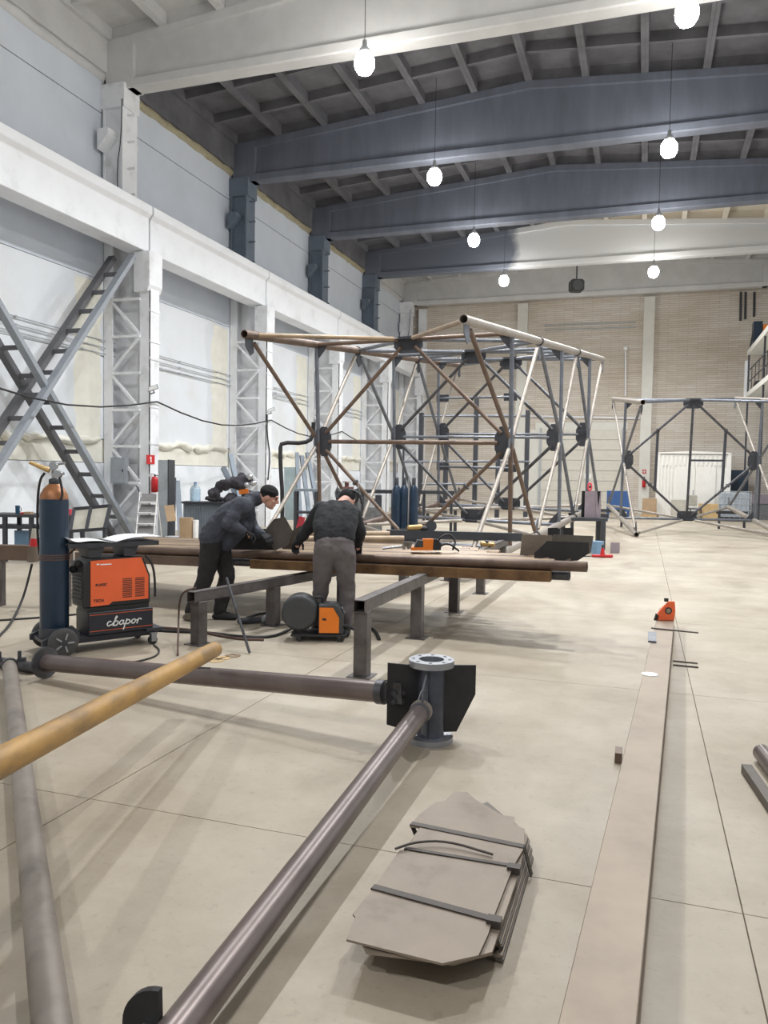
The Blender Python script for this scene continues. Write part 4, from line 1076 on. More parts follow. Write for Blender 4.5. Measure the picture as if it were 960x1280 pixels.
for s_, e_, w_ in ((sL, eL, wL), (sR, eR, wR)):
    chain(mb, (s_, .088), (s_.lerp(e_, .5), .078), (e_, .068), (e_.lerp(w_, .5), .06), (w_, .047))
folds(remesh(obj('sweater', mb, M['sweater'], w2), .011, 3), .034)
mb = MB()
for h_, k_, a_ in ((hL, kL, aL), (hR, kR, aR)):
    chain(mb, (h_ + UP * .0, .125), (h_.lerp(k_, .45), .108), (k_, .085), (k_.lerp(a_, .5), .078), (a_ - UP * .02, .068))
for k in (-1, 0, 1): chain(mb, (K(418 + 11 * k, 680, 7.96), .112), (K(418 + 11 * k, 688, 7.95), .125))
folds(remesh(obj('trousers', mb, M['trousers_grey'], w2), .011, 3), .034)
for f_, a_ in ((ftL, aL), (ftR, aR)):
    mb = MB(); boot(mb, f_ - fw * .06, f_ + fw * .19, a_); remesh(obj('boot', mb, M['boot'], w2), .007, 1)
for w_, e_, sd in ((wL, eL, 1), (wR, eR, -1)):
    mb = MB(); hand_geo(mb, w_, e_, -UP, sd, 1.3); d = (w_ - e_).normalized(); mb.tube(w_ - d * .05, w_ + d * .02, .048, 12, .036); remesh(obj('glove', mb, M['glove'], w2), .0055, 1)

# ================================================================== WELDING TROLLEY AND CYLINDER
TR_ = math.atan2(.848, .53)
t = thing('welding_trolley', 'black wheeled trolley with orange welding machine and white papers on top', 'trolley', (-5.03, 5.72, 0), TR_)
cart = t
obj('base_plate', MB().box(-.14, .92, -.17, .19, .115, .145), M['navy'], t, bevel=.004)
obj('base_rail', MB().box(-.1, .9, -.17, -.13, .09, .118), M['navy'], t); obj('base_rail', MB().box(-.1, .9, .15, .19, .09, .118), M['navy'], t)
obj('tray_end', MB().box(.78, .94, -.21, .22, .13, .16), M['dark_metal'], t)
obj('cylinder_cradle', MB().prism([(-.16, -.19, .1), (.16, -.19, .1), (.16, -.19, .2), (.1, -.19, .26), (-.16, -.19, .15)], (0, .04, 0)), M['dark_metal'], t)
obj('cylinder_cradle', MB().prism([(-.16, .17, .1), (.16, .17, .1), (.16, .17, .2), (.1, .17, .26), (-.16, .17, .15)], (0, .04, 0)), M['dark_metal'], t)
for y in (-.245, .245):
    w_ = obj('wheel', MB().lathe([(.06, -.03), (.11, -.032), (.128, -.02), (.13, 0), (.128, .02), (.11, .032), (.06, .03)], (0, y, .13), 28, True, (0, 1, 0)), M['tyre'], t)
    obj('wheel_hub', MB().tube((0, y - .036, .13), (0, y + .036, .13), .04, 16), M['dark_metal'], w_)
    for k in range(5):
        q = 2 * PI * k / 5
        obj('spoke', MB().bar((.03 * math.cos(q), y - .034, .13 + .03 * math.sin(q)), (.085 * math.cos(q), y - .034, .13 + .085 * math.sin(q)), .014, .012, (0, 1, 0)), M['flange'], w_)
obj('axle', MB().tube((0, -.24, .13), (0, .24, .13), .016, 10), M['dark_metal'], t)
for y in (-.18, .19):
    c_ = obj('caster', MB().tube((.85, y - .018, .042), (.85, y + .018, .042), .042, 18), M['rubber'], t)
    obj('caster_fork', MB().box(.83, .88, y - .028, y - .021, .03, .115).box(.83, .88, y + .021, y + .028, .03, .115).box(.82, .89, y - .03, y + .03, .105, .118), M['flange'], c_)
# lower drawer box with the lettering
bx = obj('lower_case', MB().box(.24, .85, -.19, .15, .15, .36), M['navy'], t, bevel=.006)
obj('stripe', MB().box(.25, .845, -.1925, -.19, .335, .339), M['orange'], bx); obj('stripe', MB().box(.25, .845, -.1925, -.19, .185, .189), M['orange'], bx)
# script word in joined strokes
def arc(cx, cz, rx, rz, a0, a1, n=10): return [(cx + rx * math.cos(math.radians(a0 + (a1 - a0) * i / n)), cz + rz * math.sin(math.radians(a0 + (a1 - a0) * i / n))) for i in range(n + 1)]
strokes = [arc(.5, .5, .42, .45, 50, 320) + [(1.1, .25)],
           [(1.1, .25), (1.55, 1.2), (1.75, 1.75), (1.6, 1.9), (1.45, 1.6), (1.4, .1)] + [(1.4, .1)], arc(1.85, .45, .42, .45, 160, -120) + [(1.5, .1)],
           arc(2.95, .5, .4, .42, 60, 400), [(3.3, .9), (3.32, .3), (3.6, .1), (3.85, .4)],
           [(3.9, .95), (3.75, -.8)], arc(4.3, .5, .42, .42, 180, -180), [(4.72, .4), (5.0, .5)],
           arc(5.45, .5, .4, .42, 180, 540), [(5.85, .6), (6.3, .75)], [(6.3, .05), (6.42, .9), (6.6, .95), (6.95, .85), (7.0, .65)]]
for st in strokes:
    mb = MB(); s_ = .046
    pts = [V((.40 + (x + z * .28) * s_, -.1935, .222 + z * s_)) for x, z in st]
    for p, q in zip(pts, pts[1:]):
        if (q - p).length > 1e-4: mb.bar(p - (q - p) * .12, q + (q - p) * .12, .0105, .002, (0, -1, 0))
    obj('lettering', mb, M['sign_white'], bx)
# machine
mc = obj('machine_case', MB().prism([(.2, -.175, .4), (.83, -.175, .4), (.83, -.175, .66), (.76, -.175, .85), (.27, -.175, .86), (.2, -.175, .80)], (0, .32, 0)), M['black_plastic'], t, bevel=.012)
obj('machine_foot', MB().box(.24, .82, -.16, .12, .355, .402), M['black_plastic'], t)
obj('side_panel', MB().prism([(.262, -.186, .415), (.43, -.186, .42), (.46, -.186, .445), (.805, -.186, .445), (.805, -.186, .665), (.735, -.186, .843), (.262, -.186, .833)], (0, .012, 0)), M['orange'], mc)
for x0, x1 in ((.555, .645), (.675, .765)):
    for k in range(11):
        z = .475 + .017 * k; obj('vent', MB().box(x0, x1, -.1885, -.185, z, z + .007), M['black_plastic'], mc)
mt_ = Matrix.Translation((.285, -.1875, .452)) @ Matrix.Rotation(PI / 2, 4, 'X')
text_mesh('lettering', 'TECH', .038, M['black_plastic'], mc, mt_, 0.0, .0005, .001)
mt_ = Matrix.Translation((.30, -.1875, .60)) @ Matrix.Rotation(PI / 2, 4, 'X')
text_mesh('lettering', '✱ JASIC', .032, M['black_plastic'], mc, mt_, 0.2, .0005, .001)
obj('maker_mark', MB().box(.315, .34, -.1875, -.185, .793, .805).box(.35, .45, -.1875, -.185, .79, .80), M['paper'], mc)
obj('handle', MB().path([(.77, -.19, .86), (.83, -.19, .80), (.865, -.19, .68), (.87, -.19, .46)], .012, 8, 2), M['black_plastic'], mc)
for k in range(8): obj('front_louvre', MB().box(.192, .2, -.15, .12, .46 + .035 * k, .478 + .035 * k), M['dark_plastic'], mc)
obj('hose_knob', MB().ball((.19, -.06, .80), .035), M['rubber'], mc); obj('hose_knob', MB().ball((.18, .05, .74), .035), M['rubber'], mc)
# top tray on brackets, papers
tt = obj('top_tray', MB().box(.06, .9, -.2, .24, .975, .995), M['dark_metal'], t, bevel=.004)
obj('tray_rim', MB().box(.06, .9, -.204, -.19, .955, .997), M['dark_metal'], tt)
for x in (.3, .62):
    obj('tray_bracket', MB().prism([(x - .04, -.17, .86), (x + .06, -.17, .86), (x + .1, -.17, .975), (x - .06, -.17, .975)], (0, .28, 0)), M['dark_metal'], t)
obj('handle_post', MB().tube((.1, .15, .14), (.1, .15, .975), .016, 10), M['dark_metal'], t)
def sheet(x0, x1, y0, y1, fz_):
    mb = MB(); nx, ny = 12, 4
    vs = [V((x0 + (x1 - x0) * i / nx, y0 + (y1 - y0) * j / ny, fz_(i / nx, j / ny))) for j in range(ny + 1) for i in range(nx + 1)]
    mb.add(vs, [[j * (nx + 1) + i, j * (nx + 1) + i + 1, (j + 1) * (nx + 1) + i + 1, (j + 1) * (nx + 1) + i] for j in range(ny) for i in range(nx)], True); return mb
rx_ = Matrix.Rotation(TR_, 3, 'Z')
def cartw(x, y, z): return V((-5.03, 5.72, 0)) + rx_ @ V((x, y, z))
def sheet_thing(mb, label):
    o = obj('paper_sheet', mb, M['paper']); o.location = (-5.03, 5.72, 0); o.rotation_euler = (0, 0, TR_)
    so = o.modifiers.new('solid', 'SOLIDIFY'); so.thickness = .002
    return tag(o, label, 'paper', 'papers on the trolley')
sheet_thing(sheet(.06, .45, -.22, .12, lambda a, b: 1.0 + .05 * max(0, 1 - a * 4) ** 2 + .02 * math.sin(a * 3) - .03 * max(0, a - .8)), 'left curled white paper on the trolley tray beside the gas cylinder')
sheet_thing(sheet(.48, .92, -.22, .16, lambda a, b: 1.001 + .05 * a + .018 * math.sin(a * 4)), 'right white paper on the trolley tray, its end lifted')
# gas cylinder
t = thing('gas_cylinder', 'tall dark blue gas cylinder with worn orange shoulder on the trolley', 'gas cylinder', (-5.03, 5.72, 0.146))
cy = obj('shell', MB().lathe([(.112, 0), (.122, .02), (.124, .05), (.124, 1.22), (.12, 1.26)], (0, 0, 0), 32), M['cyl_blue'], t)
obj('base_ring', MB().lathe([(.13, 0), (.132, .07), (.126, .09)], (0, 0, .0), 32), M['dark_metal'], t)
obj('shoulder', MB().lathe([(.1225, 1.245), (.115, 1.29), (.09, 1.34), (.055, 1.375), (.035, 1.385)], (0, 0, 0), 32), M['cyl_orange'], t)
obj('neck_ring', MB().lathe([(.04, 1.37), (.045, 1.38), (.045, 1.42), (.03, 1.43)], (0, 0, 0), 20), M['dark_metal'], t)
vl = obj('valve', MB().lathe([(.02, 1.42), (.024, 1.45), (.024, 1.5), (.014, 1.52), (.03, 1.53), (.034, 1.555), (.012, 1.56)], (0, 0, 0), 16), M['chrome'], t)
R1, R2 = rt, fw
obj('outlet', MB().tube(V((0, 0, 1.475)), V((0, 0, 1.475)) + R1 * .09, .014, 10), M['chrome'], vl)
obj('regulator', MB().tube(R1 * -.02 + V((0, 0, 1.50)) - fw * .05, R1 * -.19 + V((0, 0, 1.57)) - fw * .06, .024, 12, .016), M['brass'], t)
obj('gauge', MB().tube(R1 * .03 + V((0, 0, 1.545)) - fw * .06, R1 * .03 + V((0, 0, 1.545)) - fw * .1, .036, 16), M['chrome'], t)
obj('gauge', MB().tube(R1 * .07 + V((0, 0, 1.47)) - fw * .05, R1 * .07 + V((0, 0, 1.47)) - fw * .1, .032, 16), M['chrome'], t)
obj('valve_handle', MB().tube(R1 * -.02 + V((0, 0, 1.55)), R1 * .1 + V((0, 0, 1.57)), .012, 8), M['chrome'], t)
obj('hose', MB().path([R1 * -.07 + V((0, 0, 1.48)) - fw * .03, R1 * -.105 + V((0, 0, 1.42)) - fw * .05, R1 * -.132 + V((0, 0, 1.25)) - fw * .04, R1 * -.138 + V((0, 0, .9)) - fw * .03, R1 * -.134 + V((0, 0, .75))], .011, 8, 2), M['cable'], t)
obj('hose', MB().path([R1 * .05 + V((0, 0, 1.47)) - fw * .05, R1 * .085 + V((0, 0, 1.44)) - fw * .08, R1 * .115 + V((0, 0, 1.3)) - fw * .09, R1 * .1 + V((0, 0, 1.24)) - fw * .09], .011, 8, 2), M['cable'], t)
mb = MB()
for k in range(3): mb.lathe([(.126, .70 + .02 * k), (.13, .706 + .02 * k), (.126, .712 + .02 * k)], (0, 0, 0), 28)
obj('chain', mb, M['cable_brown'], t)
obj('chain_tail', MB().path([R1 * .125 + V((0, 0, .74)), R1 * .15 + V((0, 0, .79)) + fw * .1, R1 * .2 + V((0, 0, .84)) + fw * .1], .008, 6), M['cable_brown'], t)

# wire feeder with spool drum
t = thing('wire_feeder', 'orange wire feeder with big grey spool drum on a wheeled base on the floor', 'machine', (-3.03, 7.15, 0), math.atan2(rt.y, rt.x))
obj('base', MB().box(-.28, .27, -.12, .2, .05, .075), M['black_plastic'], t, bevel=.005)
for x in (-.2, .2):
    for y in (-.09, .17):
        obj('caster', MB().tube((x, y - .012, .026), (x, y + .012, .026), .026, 14), M['rubber'], t); obj('caster_fork', MB().box(x - .016, x + .016, y - .016, y + .016, .045, .052), M['flange'], t)
obj('case', MB().prism([(-.01, -.1, .075), (.235, -.1, .075), (.235, -.1, .26), (.175, -.1, .37), (-.01, -.1, .37)], (0, .24, 0)), M['dark_plastic'], t, bevel=.01)
sp_ = obj('side_panel', MB().prism([(.0, -.108, .09), (.195, -.108, .09), (.195, -.108, .24), (.135, -.108, .34), (.0, -.108, .34)], (0, .012, 0)), M['orange2'], t)
obj('latch', MB().box(.03, .07, -.113, -.106, .215, .235), M['black_plastic'], sp_)
for k in range(2): obj('knob', MB().tube((.205 + .02 * k, -.02, .315 - .035 * k), (.225 + .02 * k, -.03, .33 - .035 * k), .018, 12), M['chrome'], t)
dr = obj('spool_drum', MB().lathe([(.16, -.12), (.176, -.11), (.178, -.03), (.178, .1), (.17, .12)], (-.2, .02, .28), 36, True, (0, 1, 0)), M['dark_plastic'], t)
obj('drum_cap', MB().lathe([(.06, -.128), (.06, -.12)], (-.2, .02, .28), 24, True, (0, 1, 0)), M['dark_plastic'], dr)
obj('drum_rim', MB().lathe([(.14, -.124), (.165, -.124), (.165, -.118), (.14, -.118)], (-.2, .02, .28), 36, True, (0, 1, 0)), M['dark_plastic'], dr)
obj('carry_handle', MB().path([(.02, .02, .37), (.02, .02, .42), (.0, .02, .43), (-.06, .02, .42)], .012, 8, 1), M['black_plastic'], t)
obj('plug', MB().tube((.235, .0, .14), (.3, .0, .135), .022, 10), M['black_plastic'], t)

def cable(name, pts, r, mm, label, cat='cable', group=None, sm2=2):
    return single(name, MB().path(pts, r, 7, sm2), M[mm], label, cat, pts[0], group)
G = lambda u, v, z=.014: onz(u, v, z)
cable('cable', [V((-2.72, 7.2, .135)), V((-2.55, 7.3, .05)), G(452, 788), G(462, 784), G(470, 790), G(474, 799)], .018, 'cable', 'black cable from the wire feeder to behind the trestle leg')
cable('hose', [G(193, 788, .012), G(235, 790), G(262, 791), G(300, 796), G(335, 797), G(355, 791), G(372, 781, .05)], .016, 'cable', 'black hose on the floor between the trolley and the wire feeder')
cable('hose', [G(195, 784, .012), G(240, 787), G(262, 792), G(300, 799), G(330, 799.5)], .013, 'cable_brown', 'brown hose on the floor beside the black one right of the trolley', 'hose')
cable('cable', [onz(222, 819, .01), at(223, 780, 7.75), at(224, 752, 7.7), at(229, 739, 7.7), at(245, 735, 7.7)], .01, 'cable_brown', 'thin brown cable rising from the floor onto the low trestle')
cable('cable', [at(40, 705, 9.3), at(36, 722, 9.3), at(29, 748, 9.2), onz(14, 780, .012), onz(-6, 800, .012)], .014, 'cable', 'black cable hanging from the industrial socket to the floor')
cable('cable', [onz(192, 806, .01), onz(200, 812, .01), onz(196, 820, .01), onz(176, 826, .01), onz(150, 830, .01)], .008, 'cable', 'thin cable curling on the floor by the trolley caster')
cable('cable', [onz(-10, 776, .01), onz(20, 774, .01), onz(50, 772, .01), onz(95, 768, .01)], .012, 'cable', 'dark cable lying on the floor behind the gas cylinder')
b0, b1 = onz(312, 816, 0.012), V((-3.80, 6.55, .0))
b1 = at(283, 722, 7.45)
single('crowbar', MB().tube(b0, b1, .013, 10), M['steel_dark'], 'thin steel bar leaning against the low trestle', 'bar', b0)
for i, (u, v, mm) in enumerate(((278, 823, 'wood'), (291, 820, 'steel_tan'), (270, 826, 'wood'))):
    p = onz(u, v, 0); mb = MB(); mb.tube(p, p + V((0, 0, .006)), .07, 18, inner=.028)
    single('steel_washer', mb, M[mm], ['middle one of the three rusty discs on the floor by the yellow tube', 'rightmost of the three rusty discs on the floor by the yellow tube', 'leftmost of the three rusty discs on the floor by the yellow tube'][i], 'disc', p, 'discs on the floor')
mb = MB()
p = onz(322, 775, .035)
t = thing_w('welding_torch', 'dark torch tool lying on the floor right of the front boot', 'tool', onz(322, 775, 0))
obj('torch_body', MB().capsule(onz(300, 776, .04), .035, onz(330, 775, .04), .03), M['dark_metal'], t)
obj('torch_head', MB().capsule(onz(330, 775, .04), .045, onz(336, 772, .06), .05), M['clutter'], t)
obj('torch_hose', MB().path([onz(300, 776, .04), onz(318, 769, .03), onz(335, 766, .03)], .016, 7, 1), M['cable'], t)

# ================================================================== BACKGROUND, LEFT SIDE
RZ = math.atan2(rt.y, rt.x)
def fz_at(u, d):                      # a floor point straight below the sight line at column u and distance d
    p = at(u, 620, d); return V((p.x, p.y, 0))
def px(d): return d / F_PX            # metres per pixel at a distance
def zz_(v, u, d): return at(u, v, d).z
# left trestle with a socket hanging on it
p = fz_at(0, 9.4)
t = thing('trestle', 'dark brown trestle at the left edge, behind the gas cylinder', 'trestle', p, RZ, 'welding trestles')
obj('top_rail', MB().box(-1.2, .85, -.06, .06, .56, .74), M['steel_brown'], t, bevel=.004)
for x in (-.02, .78): obj('leg', MB().box(x - .06, x + .06, -.05, .05, 0, .56), M['trestle'], t)
d = 9.2; p = at(41, 702, d)
t = thing_w('industrial_socket', 'grey and red industrial plug hanging on the trestle left of the gas cylinder', 'plug', p)
obj('shroud', MB().tube(at(41, 702, d), at(42, 683, d), .065, 14, .058), M['brown_bag'], t); obj('ring', MB().tube(at(42, 683, d), at(43, 673, d), .05, 14, .045), M['red'], t)
obj('grip', MB().tube(at(43, 673, d), at(44, 661, d), .042, 14, .034), M['socket'], t)
# bench
d = 13.9; p = fz_at(4, d); zt = zz_(643, 20, d); k = px(d)
t = thing('workbench', 'dark steel workbench at the left edge with a blue mug on it', 'bench', p, RZ)
obj('table_top', MB().box(-.3, 86 * k, -.05, .6, zt - .05, zt), M['dark_metal'], t)
for x in (0.03, .5, 1.2): 
    for y in (0, .55): obj('leg', MB().box(x - .035, x + .035, y - .03, y + .03, 0, zt - .05), M['dark_metal'], t)
obj('shelf', MB().box(-.2, 1.2, 0, .5, zt - .26, zt - .2), M['dark_metal'], t); obj('blue_panel', MB().box(.1, .5, .2, .22, .15, zt - .3), M['blue_sheet'], t)
def on_bench(u, d_=.2): return at(u, 643, d + d_)
q = on_bench(22); q.z = zt
t = thing_w('mug', 'dark blue mug standing on the left workbench', 'mug', q)
obj('cup', MB().tube(q + UP * .001, q + UP * .15, .034, 16, .04), M['teal'], t)
obj('handle', MB().path([q + rt * .035 + UP * .12, q + rt * .065 + UP * .11, q + rt * .065 + UP * .05, q + rt * .035 + UP * .04], .006, 6, 1), M['teal'], t)
for u, w, h, mm, lb in ((30, .05, .03, 'red', 'small red object beside the mug on the left workbench'), (36, .06, .04, 'cardboard', 'small tan box on the left workbench right of the mug'), (87, .045, .1, 'pink_red', 'red cup at the right end of the left workbench')):
    q = on_bench(u); q.z = zt
    single('small_box', MB().prism([q + rt * a * w + fw * b * w for a, b in ((-1, -1), (1, -1), (1, 1), (-1, 1))], UP * h), M[mm], lb, 'box', q)
# slanted open frame
d = 12.4
t = thing_w('open_frame', 'slanted dark steel frame with two openings behind the welding trolley', 'frame', fz_at(110, d))
A_, B_, C_, D2 = at(93, 636, d + .25), at(138, 632, d + .25), at(131, 661, d), at(88, 664, d)
m1, m2 = at(114, 634, d + .25), at(108, 663, d)
for a, b in ((A_, B_), (C_, D2), (A_, D2), (B_, C_), (m1, m2)): obj('frame_bar', MB().bar(a, b, .05, .05), M['dark_metal'], t)
for a4 in ((A_, m1, m2, D2), (m1, B_, C_, m2)): obj('panel', MB().prism(a4, fw * .01), M['socket'], t)
for q in (D2, C_): obj('leg', MB().bar(q, V((q.x, q.y, 0)), .05, .05), M['dark_metal'], t)
# electric boxes on the nearest column
for (u0, u1, v0, v1, y, lb) in ((139, 157.5, 572, 604, 15.72, 'grey switch box with a door on the nearest white column'), (116, 139, 572, 603, 15.9, 'darker grey box left of the switch box near the first column')):
    a, b = ony(u0, v1, y), ony(u1, v0, y)
    t = thing_w('switch_box', lb, 'electric box', V((a.x, y, a.z)))
    obj('body', MB().box(a.x, b.x, y - .02, y + .12, a.z, b.z), M['cabinet'] if y < 15.8 else M['corrugated'], t)
    obj('door', MB().box(a.x + .02, b.x - .02, y - .035, y - .018, a.z + .02, b.z - .02), M['cabinet'] if y < 15.8 else M['corrugated'], t)
    obj('handle', MB().box(b.x - .09, b.x - .06, y - .045, y - .03, (a.z + b.z) / 2 - .03, (a.z + b.z) / 2 + .03), M['dark_metal'], t)
a, b = onx(183.5, 580, -11.108), onx(193.5, 569, -11.108)
t = thing_w('safety_sign', 'small red sign with a white mark on the nearest white column', 'sign', a)
obj('plate', MB().box(-11.122, -11.108, a.y, b.y, a.z, b.z), M['red'], t)
mid = (a + b) / 2
obj('figure_one', MB().box(-11.109, -11.103, mid.y - .012, mid.y + .02, a.z + .04, b.z - .04).prism([(-11.103, mid.y - .012, b.z - .04), (-11.103, mid.y - .05, b.z - .08), (-11.103, mid.y - .012, b.z - .075)], (-.005, 0, 0)), M['sign_white'], t)
q = onx(193.5, 605, -11.02)
t = thing_w('fire_extinguisher', 'red fire extinguisher hanging on the nearest white column', 'fire extinguisher', q)
obj('tank', MB().lathe([(.05, -.2), (.078, -.19), (.08, .1), (.06, .16), (.025, .18)], q, 18), M['red'], t); obj('valve', MB().tube(q + UP * .18, q + UP * .23, .022, 10), M['dark_metal'], t)
obj('hose', MB().path([q + UP * .21, q + rt * .1 + UP * .2, q + rt * .16 + UP * .08, q + rt * .17 - UP * .02], .012, 6, 2), M['cable'], t)
obj('lever', MB().bar(q + UP * .23, q + UP * .25 - rt * .08, .02, .012), M['dark_metal'], t)
# step ladder
d = 16.5; k = px(d); p = fz_at(184, d)
t = thing('step_ladder', 'white step ladder with four grey treads below the red sign', 'ladder', p, RZ)
H = zz_(615, 184, d); W2 = 11 * k
for s in (-1, 1):
    obj('rail', MB().tube((s * W2, -.25, 0), (s * W2, .1, H), .014, 8), M['sign_white'], t); obj('rear_rail', MB().tube((s * W2 * .9, .6, 0), (s * W2 * .9, .12, H - .05), .012, 8), M['sign_white'], t)
for i in range(4):
    z = zz_(627 + 13.3 * i, 184, d); y = -.25 + .35 * z / H
    obj('tread', MB().prism([(-W2 * .93, y - .02, z), (W2 * .93, y - .02, z), (W2 * .93, y + .17, z + .16), (-W2 * .93, y + .17, z + .16)], (0, .015, -.012)), M['ladder_tread'], t)
    obj('tread_bar', MB().tube((-W2, y - .02, z - .015), (W2, y - .02, z - .015), .012, 8), M['sign_white'], t)
obj('top_hoop', MB().path([(-W2, .1, H - .02), (-W2 * 1.3, .1, H + .1), (-W2 * 1.45, .1, H + .13)], .014, 8, 1), M['dark_metal'], t)
# locker, boxes, bench by the wall
d = 17.3; k = px(d); p = fz_at(204, d)
t = thing('locker', 'tall narrow grey locker right of the fire extinguisher', 'locker', p, RZ)
H = zz_(575, 204, d)
obj('body', MB().box(-6.5 * k, 6.5 * k, 0, .5, 0.03, H), M['cabinet'], t); obj('door', MB().box(-6.2 * k, 5.8 * k, -.015, 0, .05, H - .02), M['cabinet'], t); obj('edge', MB().box(5.8 * k, 7 * k, -.02, .5, 0.03, H + .01), M['dark_metal'], t); obj('base', MB().box(-6.5 * k, 7 * k, 0, .5, 0, .03), M['dark_metal'], t)
def lean(u0, v0, u1, v1, d0, d1, w, mm, label, grp='profiles leaning by the left wall'):
    a, b = at(u0, v0, d0), at(u1, v1, d1)
    if b.z < 1.6:
        q = (a - b); b = a - q * (a.z / q.z) if q.z > .05 else b
    return single('steel_profile', MB().bar(a, b, w, w * .7), M[mm], label, 'steel profile', b, grp)
lean(214.5, 596, 214.5, 640, 18.3, 18.2, .07, 'dark_metal', 'dark upright profile right beside the grey locker')
lean(219, 597, 218, 642, 18.3, 18.2, .05, 'steel_grey', 'thin upright profile second right of the grey locker')
lean(221.5, 602, 225, 650, 18.9, 18.3, .12, 'corrugated', 'dark profile leaning at the left end of the corrugated bench')
d = 16.6; k = px(d)
p = fz_at(215, d); t = thing('bucket', 'white bucket under the tilted cardboard sheet', 'bucket', p)
obj('pail', MB().lathe([(.1, 0), (.135, .26), (.14, .27)], (0, 0, 0), 20), M['sign_white'], t); obj('rim', MB().lathe([(.14, .262), (.148, .268), (.148, .285), (.13, .285)], (0, 0, 0), 20), M['grey_paint'], t)
a = [at(205, 632, d + .2), at(217, 631, d + .2), at(220, 651, d), at(209, 652, d)]
zl = min(q.z for q in a)
single('cardboard_sheet', MB().prism(a, fw * .03), M['cardboard'], 'tan cardboard sheet standing on the white bucket by the locker', 'cardboard', a[3])
d = 19.4; k = px(d); p = fz_at(229, d)
t = thing('sideboard', 'grey bench with corrugated front against the left wall, carrying the water bottle', 'bench', p, RZ)
H = zz_(627, 240, d); L = 84 * k
obj('top', MB().box(-.05, L, -.06, .5, H - .05, H), M['dark_metal'], t); obj('carcass', MB().box(0, L - .03, .02, .48, 0.02, H - .05), M['corrugated'], t)
for i in range(26): obj('rib', MB().box(.02 + i * .063, .05 + i * .063, 0, .025, .06, H - .06), M['corrugated'], t)
obj('foot_rail', MB().box(0, L - .03, .05, .45, 0, .03), M['dark_metal'], t)
q = at(244, 627, d + .15); q.z = H
t = thing_w('water_bottle', 'large blue clear water bottle standing on the corrugated bench', 'bottle', q)
obj('body', MB().lathe([(.11, .002), (.128, .02), (.13, .12), (.122, .14), (.13, .16), (.13, .3), (.1, .37), (.04, .41), (.035, .45)], q, 24), M['water'], t); obj('cap', MB().lathe([(.036, .45), (.036, .48), (.02, .485)], q, 14), M['blue'], t)
def lump(name, pts, mm, label, cat, vox=.03):
    mb = MB(); rnd = random.Random(len(pts) * 7 + int(pts[0][0].x * 10))
    for c, r in pts:
        mb.ball(c, (r, r * .8, r * .7), 12, 8)
        for _ in range(4): mb.ball(c + V((rnd.uniform(-r, r), rnd.uniform(-r, r) * .6, rnd.uniform(-.6 * r, .7 * r))), r * rnd.uniform(.3, .55), 10, 6)
    lo = min(c.z - r * .7 for c, r in pts); base = V((pts[0][0].x, pts[0][0].y, lo))
    o = single(name, mb, M[mm], label, cat, base); remesh(o, vox, 1)
    tx = bpy.data.textures.new('folds', 'CLOUDS'); tx.noise_scale = .12; dm = o.modifiers.new('folds', 'DISPLACE'); dm.texture = tx; dm.strength = .11; dm.mid_level = .5
    return o
zb = H
lump('cloth_pile', [(V((q_.x, q_.y, zb + .07)), .1) for q_ in (at(262, 622, d + .2), at(270, 622, d + .25), at(277, 622, d + .2))], 'clothes', 'low dark heap of cloths on the corrugated bench right of the bottle', 'cloth')
d = 18.6
lump('coat_heap', [(at(268, 616, d), .16), (at(280, 606, d), .2), (at(296, 603, d), .22), (at(307, 600, d), .18), (at(312, 620, d), .2), (at(290, 625, d), .22), (at(300, 645, d), .25), (at(285, 655, d), .25)], 'clothes', 'dark heap of coats behind the back of the worker in the jacket', 'clothes', .035)
for i, (u, v) in enumerate(((312, 596), (317, 604), (309, 606))):
    q = at(u, v, d - .25); single('metal_piece', MB().ball(q, (.08, .08, .07), 12, 8), M['chrome'], ['shiny', 'shiny', 'shiny'][i] + ' metal piece on the coat heap, ' + ['topmost of three', 'right of three', 'lowest of three'][i], 'metal piece', q, 'shiny pieces on the coats')
lean(279, 585, 292, 612, 21.9, 21.5, .13, 'corrugated', 'shorter dark profile leaning on the wall behind the coats')
lean(288, 568, 296, 606, 21.9, 21.5, .13, 'corrugated', 'taller dark profile leaning on the wall behind the coats')
d = 17.4
q = at(233, 656, d); single('cardboard_box', MB().prism([V((q.x, q.y, 0)) + rt * a + fw * b for a, b in ((-.13, -.1), (.13, -.1), (.13, .1), (-.13, .1))], UP * zz_(647, 233, d)), M['cardboard'], 'low brown cardboard box in front of the corrugated bench', 'box', V((q.x, q.y, 0)))
q = at(244.5, 656, d); single('white_tub', MB().lathe([(.06, 0), (.07, zz_(650, 244, d))], V((q.x, q.y, 0)), 16), M['sign_white'], 'small white tub right of the low cardboard box', 'tub', V((q.x, q.y, 0)))
# sheets and profiles beside column two
d = 20.2
a = [at(355, 584, d + .3), at(372, 584, d + .3), at(374, 650, d), at(356, 650, d)]
single('sheet_panel', MB().prism(a, fw * .02), M['teal_glass'], 'pale greenish sheet leaning left of the profiles behind the workers', 'sheet', a[3])
for i, (u0, v0, u1, v1) in enumerate(((371, 566, 375, 640), (377, 570, 386, 640), (384, 566, 398, 640))):
    lean(u0, v0, u1, v1, 20.6, 20.1, .1, 'corrugated', ['leftmost', 'middle', 'rightmost'][i] + ' of three profiles leaning behind the man in the sweater')
d = 19.0; p = fz_at(383, d); k = px(d)
t = thing('machine_bench', 'dark steel bench under the leaning profiles behind the man in the sweater', 'bench', p, RZ)
H = zz_(611, 383, d)
obj('table_top', MB().box(-14 * k, 13 * k, -.2, .4, H - .06, H), M['corrugated'], t); obj('shelf', MB().box(-14 * k, 13 * k, -.15, .35, H - .6, H - .55), M['dark_metal'], t)
